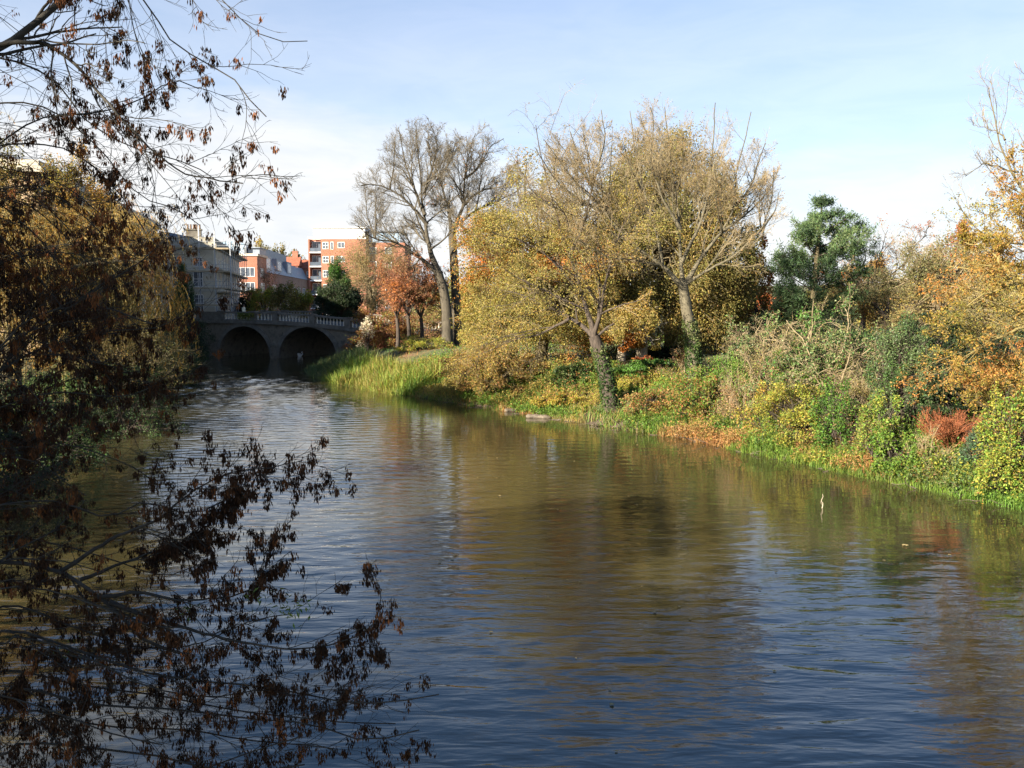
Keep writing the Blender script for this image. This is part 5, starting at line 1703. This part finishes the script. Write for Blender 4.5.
for k in range(4):
    brc += [[(-8 + 2.5 * k, -1.44, lifts[k % 4]), (-5.5 + 2.5 * k, -1.44, lifts[k % 4] + 2.2)], [(2.09, 1 + 7 * k, lifts[k % 3]), (2.09, 5 + 7 * k, lifts[k % 3] + 2.2)]]
MB().tubes(np.array(brc), np.full((len(brc), 2), 0.03), 5).build('brace', M['steel_tube'], sc)

# --- red brick offices
T4 = math.radians(4.6)
c0 = pt(257, 256, 168)
zg = gz(c0[0], c0[1]) - 0.4
rb = thing('brick_offices', 'red brick offices with blue-grey mansard and glazed rooftop storey', 'building', (c0[0], c0[1], zg), T4)
Hr = c0[2] - zg
MB().box(-7.5, 0, 0, 9, 0, Hr).build('wall', M['brick'], rb)
Hw = Hr - 2.6
MB().box(-9, -0.8, 9.003, 78, 0, Hw).build('wing_wall', M['brick'], rb)
MB().add([(-9, 9.01, Hw + 0.003), (-0.6, 9.01, Hw + 0.003), (-0.6, 78, Hw + 0.003), (-9, 78, Hw + 0.003), (-8, 9.01, Hw + 3), (-2.0, 9.01, Hw + 3), (-2.0, 77, Hw + 3), (-8, 77, Hw + 3)],
         [(0, 1, 5, 4), (1, 2, 6, 5), (2, 3, 7, 6), (3, 0, 4, 7), (4, 5, 6, 7)]).build('mansard', M['lead_grey'], rb)
MB().box(-7.7, 0.2, -0.2, 9.2, Hr + 0.003, Hr + 0.45).build('coping', M['stone_pale'], rb)
MB().box(-7.2, -2.6, 1.0, 7.5, Hr + 0.453, Hr + 2.3).build('glazed_storey', M['sky_glass'], rb)
MB().add([(-7.4, 0.8, Hr + 2.303), (-2.4, 0.8, Hr + 2.303), (-2.4, 7.7, Hr + 2.303), (-7.4, 7.7, Hr + 2.303), (-4.9, 0.8, Hr + 3.1), (-4.9, 7.7, Hr + 3.1)], [(0, 3, 5, 4), (2, 1, 4, 5), (0, 1, 2, 3)], [(0, 4, 1), (3, 2, 5)]).build('glass_roof', M['sky_glass'], rb)
m_ = MB()
for k in range(6):
    m_.box(-7.23 + k * 0.92, -7.17 + k * 0.92, 0.95, 1.0, Hr + 0.46, Hr + 2.29)
m_.build('glazing_bars', M['lead_grey'], rb)
MB().box(-2.0, 0.1, 2, 8.5, Hr + 0.453, Hr + 1.6).box(-2.3, 0.3, 1.6, 8.9, Hr + 1.603, Hr + 1.75).build('plant_room', M['lead_grey'], rb)
for z_, h_ in ((2.0, 1.8), (5.2, 1.9), (8.4, 1.9), (11.4, 1.7)):
    if z_ + h_ < Hr - 0.3:
        window(rb, -2.2, -0.01, z_, 3.4, h_, 0, 3, False)
        window(rb, -6.3, -0.01, z_, 1.4, h_, 0, 1, False)
        window(rb, 0.01, 4.5, z_, 3.4, h_, PI / 2, 3, False)
for k in range(8):
    for z_ in (2.0, 5.2, 8.4):
        if z_ + 1.9 < Hw:
            window(rb, -0.79, 13 + k * 8.2, z_, 4.2, 1.9, PI / 2, 4, True)
for k in range(3):
    MB().box(-1.9, -0.9, 12.0 + k * 13, 18.5 + k * 13, Hw + 0.3, Hw + 3.4).build('dormer', M['lead_grey'], rb)
    window(rb, -0.88, 15.2 + k * 13, Hw + 0.9, 4.4, 2.0, PI / 2, 5, False, 'white_paint', 'sky_glass')
MB().box(-7, -3, 20, 50, Hw + 3.003, Hw + 5.4).build('roof_storey', M['lead_grey'], rb)

# --- tall brick flats with white top storey
c0 = pt(308, 239, 176)
zg = gz(c0[0] + 4, 176) - 0.4
tf = thing('brick_flats', 'tall red brick block of flats with a white set-back top storey', 'building', (c0[0], 176, zg), 0.0)
Hf = c0[2] - zg
sx_ = 176 / F
wl = 57 * sx_
MB().box(2.5, wl, 0, 13, 0, Hf).box(0, 2.497, 1.3, 13, 0, Hf).box(0, 0.25, 0, 1.297, 0, Hf).build('wall', M['brick'], tf)
nst = int(Hf / 2.75)
for k in range(nst):
    z_ = Hf - 0.1 - (k + 1) * 2.75 + 0.35
    if z_ < 1.0:
        break
    MB().box(0.253, 2.496, -0.05, 1.296, z_ - 0.22, z_ - 0.02).build('balcony', M['white_paint'], tf)
    MB().box(0.35, 2.4, -0.04, -0.01, z_, z_ + 0.75).build('balcony_glass', M['window_glass'], tf)
    window(tf, 1.4, 1.29, z_, 1.9, 2.1, 0, 1, False)
    window(tf, 2.5 + 0.9, -0.01, z_ + 0.55, 1.15, 1.35, 0, 1, True)
    window(tf, 2.5 + 2.2, -0.01, z_ + 0.45, 0.55, 1.5, 0, 0, False)
    window(tf, 2.5 + 4.0, -0.01, z_ + 0.75, 1.35, 1.15, 0, 1, False)
MB().box(0.9, wl - 0.3, 0.9, 12, Hf + 0.003, Hf + 2.2).box(0.6, wl, 0.6, 12.3, Hf + 2.203, Hf + 2.4).build('top_storey', M['white_paint'], tf)
MB().box(-0.1, wl + 0.1, -0.1, 0.15, Hf + 0.003, Hf + 0.35).build('parapet', M['white_paint'], tf)
for x_ in (2.2, 3.2, 5.6):
    window(tf, x_, 0.89, Hf + 0.55, 0.75, 1.2, 0, 0, False, 'white_paint', 'sky_glass')
MB().box(wl + 0.003, wl + 7.5, 1.5, 13, 0, Hf - 0.6).build('side_wall', M['brick'], tf)
MB().box(wl + 0.3, wl + 6.5, 2.0, 11, Hf - 0.597, Hf + 1.5).build('glass_storey', M['sky_glass'], tf)
MB().box(wl - 0.2, wl + 7.0, 1.6, 11.5, Hf + 1.503, Hf + 1.75).build('flat_roof', M['slate'], tf)
for k in range(nst - 1):
    z_ = Hf - 0.7 - (k + 1) * 2.75 + 0.6
    if z_ > 1:
        window(tf, wl + 1.2, 1.49, z_, 1.3, 1.3, 0, 1, False)
        window(tf, wl + 4.2, 1.49, z_, 1.3, 1.3, 0, 1, False)

# --- distant houses and trees on the skyline
for (u, Yq, wd, vt, lab) in [(284, 232, 7, 256, 'small distant brick house with chimney above the offices roof'), (303, 236, 6, 259, 'small distant brick house beside the tall flats')]:
    p_ = pt(u, vt, Yq)
    zg = gz(p_[0], Yq) - 0.3
    h_ = p_[2] - zg
    hs = thing('brick_house', lab, 'house', (p_[0], Yq, zg), 0.1)
    MB().box(-wd / 2, wd / 2, 0, 8, 0, h_ - 2.5).build('wall', M['brick'], hs)
    e = h_ - 2.497
    MB().add([(-wd / 2 - .3, -.3, e), (wd / 2 + .3, -.3, e), (wd / 2 + .3, 8.3, e), (-wd / 2 - .3, 8.3, e), (-wd / 2 - .3, 4, e + 2.5), (wd / 2 + .3, 4, e + 2.5)], [(0, 1, 5, 4), (2, 3, 4, 5), (3, 2, 1, 0)], [(1, 2, 5), (3, 0, 4)]).build('roof', M['roof_tile'], hs)
    chimney(hs, wd / 2 - 1.2, 4, e + 1.6, 1.4, 0.8, 2.2, 2, 'brick')
    for k in range(2):
        window(hs, -wd / 4 + k * wd / 2, -0.01, e - 2.2, 1.2, 1.4, 0)
sky_trees = [(262, 262, 243, 14, PAL['golden'], 'distant golden tree on the skyline above the offices'), (279, 268, 245, 11, PAL['olive'], 'distant olive tree between the golden tree and the small house'),
             (296, 275, 251, 12, PAL['olive'], 'distant olive tree just beside the tall flats'), (236, 262, 250, 12, PAL['golden'], 'distant tree peeping over the glazed rooftop')]
for (u, Yq, vt, hw, pal, lab) in sky_trees:
    crown('skyline_tree', lab, u, Yq, vt, hw, 300, pal, nclump=50, nleaf=90, L=0.55, W=0.35, cr=0.3, trunk_r=(0.4, 0.2))

# --- planting beyond the bridge
crown('yew_tree', 'rounded dark yew with sunlit top just beyond the bridge', 337, 116, 264, 17, 322, PAL['holly'] + PAL['laurel'][:2], nclump=70, nleaf=200, L=0.24, W=0.1, cr=0.28, trunk_r=(0.4, 0.2), low=-0.6)
crown('yew_tree', 'broad black-green yew beside the balustrade beyond the bridge', 342, 110, 284, 25, 325, PAL['dark'], nclump=80, nleaf=200, L=0.24, W=0.1, cr=0.25, trunk_r=(0.4, 0.2), low=-0.4)
for (u, Yq, vt, hw, pal, lab) in [(262, 128, 288, 17, PAL['lime'] + PAL['golden'], 'yellow-green shrub beyond the bridge below the offices'), (285, 125, 284, 15, PAL['olive'], 'dull olive shrub beyond the bridge'),
                                  (300, 130, 286, 12, PAL['lime'][:2] + PAL['olive'], 'greenish shrub beyond the bridge against the dark yew'), (244, 132, 296, 10, PAL['dark'], 'small dark shrub beyond the bridge beside the scaffolding')]:
    crown('far_shrub', lab, u, Yq, vt, hw, 322, pal, nclump=45, nleaf=120, L=0.26, W=0.14, cr=0.3, trunk_r=(0.15, 0.08), low=-0.4, sprigs=60, sprig_len=1.2)
crown('pink_sapling', 'pinkish bare sapling in front of the offices', 269, 140, 273, 9, 300, [(0.28, 0.16, 0.09), (0.30, 0.19, 0.12)], nclump=25, nleaf=30, L=0.22, W=0.1, cr=0.35, trunk_r=(0.12, 0.06), sprigs=160, sprig_len=1.6, twig='twig_red')
crown('veil_tree', 'fine-twigged tan tree veiling the brick flats', 370, 125, 238, 40, 322, [(0.20, 0.16, 0.06), (0.26, 0.19, 0.08)], nclump=150, nleaf=150, L=0.2, W=0.1, cr=0.24, trunk_r=(0.3, 0.15), sprigs=420, sprig_len=2.0, twig='twig_tan', bark='bark_olive')
# park trees far behind, closing the view
far = [(452, 112, 285, 40, 'olive'), (500, 105, 262, 40, 'golden'), (560, 120, 268, 45, 'orange'), (610, 112, 290, 40, 'olive'), (720, 118, 300, 42, 'golden'), (770, 104, 296, 36, 'copper'),
       (830, 112, 290, 44, 'olive'), (905, 98, 285, 48, 'golden'), (985, 92, 262, 52, 'olive'), (1060, 84, 250, 56, 'golden')]
desc = ['behind the red twiggy trees', 'behind the forked bare tree', 'behind the orange-patched beech', 'behind the leaning tree crown', 'behind the big dome-shaped tree', 'behind the copper tree', 'behind the pine',
        'behind the gnarled bare tree', 'behind the rusty tree', 'behind the bare-topped tree']
for (u, Yq, vt, hw, pal), dsc in zip(far, desc):
    crown('park_tree', 'distant %s park tree %s' % ({'olive': 'olive', 'golden': 'golden', 'orange': 'orange', 'copper': 'copper'}[pal], dsc), u, Yq, vt, hw, 338, PAL[pal], nclump=70, nleaf=110, L=0.3, W=0.2, cr=0.26, trunk_r=(0.4, 0.2), group='far park trees')

# ================================================================== SMALL THINGS
# dead branch standing out of the water
pb = pt(822, 509, 6 * 26.2 / 6)
s_ = pt(822, 511, 25.9)
base = np.array([s_[0], 25.9, 0.0])
t = thing('dead_branch', 'pale crooked dead branch standing out of the water', 'branch', base)
p_ = smooth_poly([base + [0.02, 0, -0.4], base, base + [0.03, 0, 0.12], base + [-0.03, 0.02, 0.22], base + [0.02, 0.0, 0.32], base + [0.0, 0, 0.42]], 12)
MB().tubes(p_[None], np.linspace(0.022, 0.008, 12)[None], 6).tubes(smooth_poly([p_[6], p_[6] + [-0.05, 0, 0.05], p_[6] + [-0.07, 0, 0.11]], 12)[None], np.linspace(0.009, 0.004, 12)[None], 5).build('branch_wood', M['bark_pale'], t, base, True)
# logs lying at the water's edge
for (u, v, ln, r_, rot, lab) in [(514, 412, 1.1, 0.12, 0.25, 'pale log lying in the shallows, nearer the reeds'), (538, 418.5, 1.3, 0.13, -0.15, 'dark-ended log lying in the shallows below the yellow bush')]:
    D = 6 * F / (v - 305) * 1.0
    c_ = pt(u, v, D)
    m_ = MB()
    prof = np.array([(-ln / 2, 0, 0.03), (-ln / 4, 0.03, 0.05), (0, 0.0, 0.06), (ln / 4, -0.02, 0.05), (ln / 2, 0.01, 0.04)])
    q = smooth_poly(prof, 12)
    rr = r_ * (1 + 0.12 * np.sin(np.arange(12) * 1.7))
    rr[0] *= 0.55
    rr[-1] *= 0.5
    V, Qd = tube_arrays(q[None], rr[None], 9)
    m_.add(V, Qd)
    m_.add(np.vstack([V[:9], [q[0]], V[-9:], [q[-1]]]), None, [(i, (i + 1) % 9, 9) for i in range(9)] + [(10 + (i + 1) % 9, 10 + i, 19) for i in range(9)])
    o_ = m_.build('log', M['wet_wood'], smooth=True)
    o_.location = (c_[0], c_[1], 0.02)
    o_.rotation_euler = (0, 0.03, rot)
    tag(o_, lab, 'log')
# leaves afloat
lv = None
rs = np.random.default_rng(8)
spots = [(905, 546), (558, 510), (541, 519), (637, 505), (650, 532), (525, 578), (884, 561), (580, 582), (548, 597), (760, 590), (690, 620), (898, 600), (452, 560), (610, 690)] + [(float(rs.uniform(430, 1000)), float(rs.uniform(520, 755))) for _ in range(16)] + [(float(rs.uniform(380, 640)), float(rs.uniform(435, 520))) for _ in range(10)]
for i, (u, v) in enumerate(spots):
    D = (EYE) * F / (v - 305)
    a_, b_ = (u - 512) / F, -(v - 384) / F
    s_ = EYE / (sp - b_ * cp)
    c_ = np.array([a_ * s_, (cp + b_ * sp) * s_, 0.012])
    if lv is None:
        rim = np.array([(0, -1), (0.35, -0.55), (0.9, -0.35), (0.6, 0.1), (0.75, 0.6), (0.25, 0.5), (0, 1), (-0.25, 0.5), (-0.75, 0.6), (-0.6, 0.1), (-0.9, -0.35), (-0.35, -0.55)]) * 0.07
        V = [(0, 0, 0.004)] + [(x_, y_, 0.014 + 0.012 * math.sin(3 * k)) for k, (x_, y_) in enumerate(rim)]
        lv = mk('floating_leaf', V, None, [(0, 1 + k, 1 + (k + 1) % 12) for k in range(12)], M['leaf'], tint=np.tile([(0.42, 0.33, 0.16)], (13, 1)))
        o_ = lv
    else:
        o_ = lv.copy()
        COL.objects.link(o_)
    o_.location = c_
    o_.rotation_euler = (0.08 * math.sin(i * 3.1), 0.1 * math.sin(i * 1.7), i * 1.3)
    k = 1.3 if i == 0 else 0.5 + 0.15 * math.sin(i * 2.2)
    o_.scale = (k, k, k)
    tag(o_, 'fallen autumn leaf floating on the river', 'leaf', 'fallen leaves afloat on the river')

# white swan under the second arch
wp = pt(300, 350, 104)
sw = np.array([wp[0], 103.5, 0.0])
t = thing('swan', 'white swan on the water under the second arch', 'bird', sw)
m_ = MB()
bod = np.array([(-0.45, 0, 0.22), (-0.3, 0, 0.16), (-0.05, 0, 0.13), (0.2, 0, 0.14), (0.36, 0, 0.17)])
nk = np.array([(0.30, 0, 0.2), (0.42, 0, 0.30), (0.36, 0, 0.40), (0.28, 0, 0.48), (0.36, 0, 0.54), (0.46, 0, 0.50)])
m_.tubes(smooth_poly(bod, 10)[None], np.array([[0.02, 0.09, 0.15, 0.19, 0.21, 0.21, 0.2, 0.17, 0.12, 0.03]]), 10)
m_.tubes(smooth_poly(nk, 12)[None], np.array([[0.10, 0.08, 0.06, 0.05, 0.045, 0.042, 0.042, 0.045, 0.055, 0.06, 0.05, 0.025]]), 8)
m_.build('body', M['feather_white'], t, None, True)
MB().tubes(np.array([[(0.45, 0, 0.505), (0.52, 0, 0.485), (0.57, 0, 0.47)]]), np.array([[0.03, 0.022, 0.008]]), 7).build('bill', M['bill_orange'], t, None, True)
for sgn in (-1, 1):
    wg = smooth_poly([(0.2, 0.15 * sgn, 0.24), (0.0, 0.19 * sgn, 0.30), (-0.25, 0.13 * sgn, 0.30), (-0.48, 0.05 * sgn, 0.27)], 8)
    MB().tubes(wg[None], np.array([[0.03, 0.09, 0.12, 0.12, 0.11, 0.08, 0.05, 0.01]]), 8).build('wing', M['feather_white'], t, None, True)

# person crossing the bridge
pu = bx(239)
pp_ = BA + bdir * pu + np.array([-bdir[1], bdir[0]]) * 1.0
pz = float(railz(pu)) - PH + 0.05
t = thing('person', 'person in a cream coat walking across the bridge', 'person', (pp_[0], pp_[1], pz), brot)


def skin(name, verts, edges, mat, parent, sub=2):
    me = bpy.data.meshes.new(name)
    me.from_pydata([v[:3] for v in verts], edges, [])
    o_ = link(bpy.data.objects.new(name, me), parent)
    sk = o_.modifiers.new('skin', 'SKIN')
    ss = o_.modifiers.new('sub', 'SUBSURF')
    ss.levels = ss.render_levels = sub
    for i, v in enumerate(verts):
        r_ = v[3]
        me.skin_vertices[0].data[i].radius = (r_, r_ * (v[4] if len(v) > 4 else 1))
        me.skin_vertices[0].data[i].use_root = (i == 0)
    me.materials.append(mat)
    return o_


bv = [(0, 0, 0.93, 0.14, 0.75), (0, 0, 1.15, 0.13, 0.75), (0, 0, 1.38, 0.15, 0.7), (0, 0, 1.48, 0.06), (0.02, 0, 1.56, 0.07), (0.03, 0, 1.66, 0.09), (0.02, 0, 1.74, 0.06),
      (0, 0.19, 1.40, 0.055), (-0.05, 0.23, 1.15, 0.045), (0.05, 0.24, 0.92, 0.035), (0.07, 0.24, 0.82, 0.035),
      (0, -0.19, 1.40, 0.055), (0.02, -0.23, 1.14, 0.045), (0.16, -0.22, 0.93, 0.035), (0.20, -0.22, 0.84, 0.035),
      (0.0, 0.09, 0.86, 0.09), (0.12, 0.09, 0.48, 0.06), (0.10, 0.09, 0.09, 0.045), (0.22, 0.09, 0.04, 0.04),
      (0.0, -0.09, 0.86, 0.09), (-0.06, -0.09, 0.48, 0.06), (-0.24, -0.09, 0.12, 0.045), (-0.14, -0.09, 0.04, 0.04)]
be = [(0, 1), (1, 2), (2, 3), (3, 4), (4, 5), (5, 6), (2, 7), (7, 8), (8, 9), (9, 10), (2, 11), (11, 12), (12, 13), (13, 14), (0, 15), (15, 16), (16, 17), (17, 18), (0, 19), (19, 20), (20, 21), (21, 22)]
skin('body', bv, be, M['skin_tone'], t)
MB().lathe([(0.235, 0.62), (0.22, 0.8), (0.18, 1.0), (0.17, 1.15), (0.20, 1.36), (0.15, 1.46), (0.085, 1.50)], s=14).build('coat', M['coat_cream'], t, None, True)
for sgn, arm in ((1, [(0, 0.19, 1.41), (-0.05, 0.235, 1.15), (0.05, 0.245, 0.90)]), (-1, [(0, -0.19, 1.41), (0.02, -0.235, 1.14), (0.165, -0.225, 0.91)])):
    MB().tubes(smooth_poly(arm, 8)[None], np.linspace(0.085, 0.06, 8)[None], 8).build('sleeve', M['coat_cream'], t, None, True)
for leg in ([(0, 0.09, 0.9), (0.12, 0.09, 0.48), (0.10, 0.09, 0.10)], [(0, -0.09, 0.9), (-0.06, -0.09, 0.48), (-0.24, -0.09, 0.13)]):
    MB().tubes(smooth_poly(leg, 8)[None], np.linspace(0.115, 0.07, 8)[None], 8).build('trouser_leg', M['trouser_dark'], t, None, True)
MB().lathe([(0.085, 1.60), (0.115, 1.66), (0.11, 1.74), (0.07, 1.80), (0.0, 1.82)], -0.005, 0, 12).build('hair', M['hair_brown'], t, None, True)
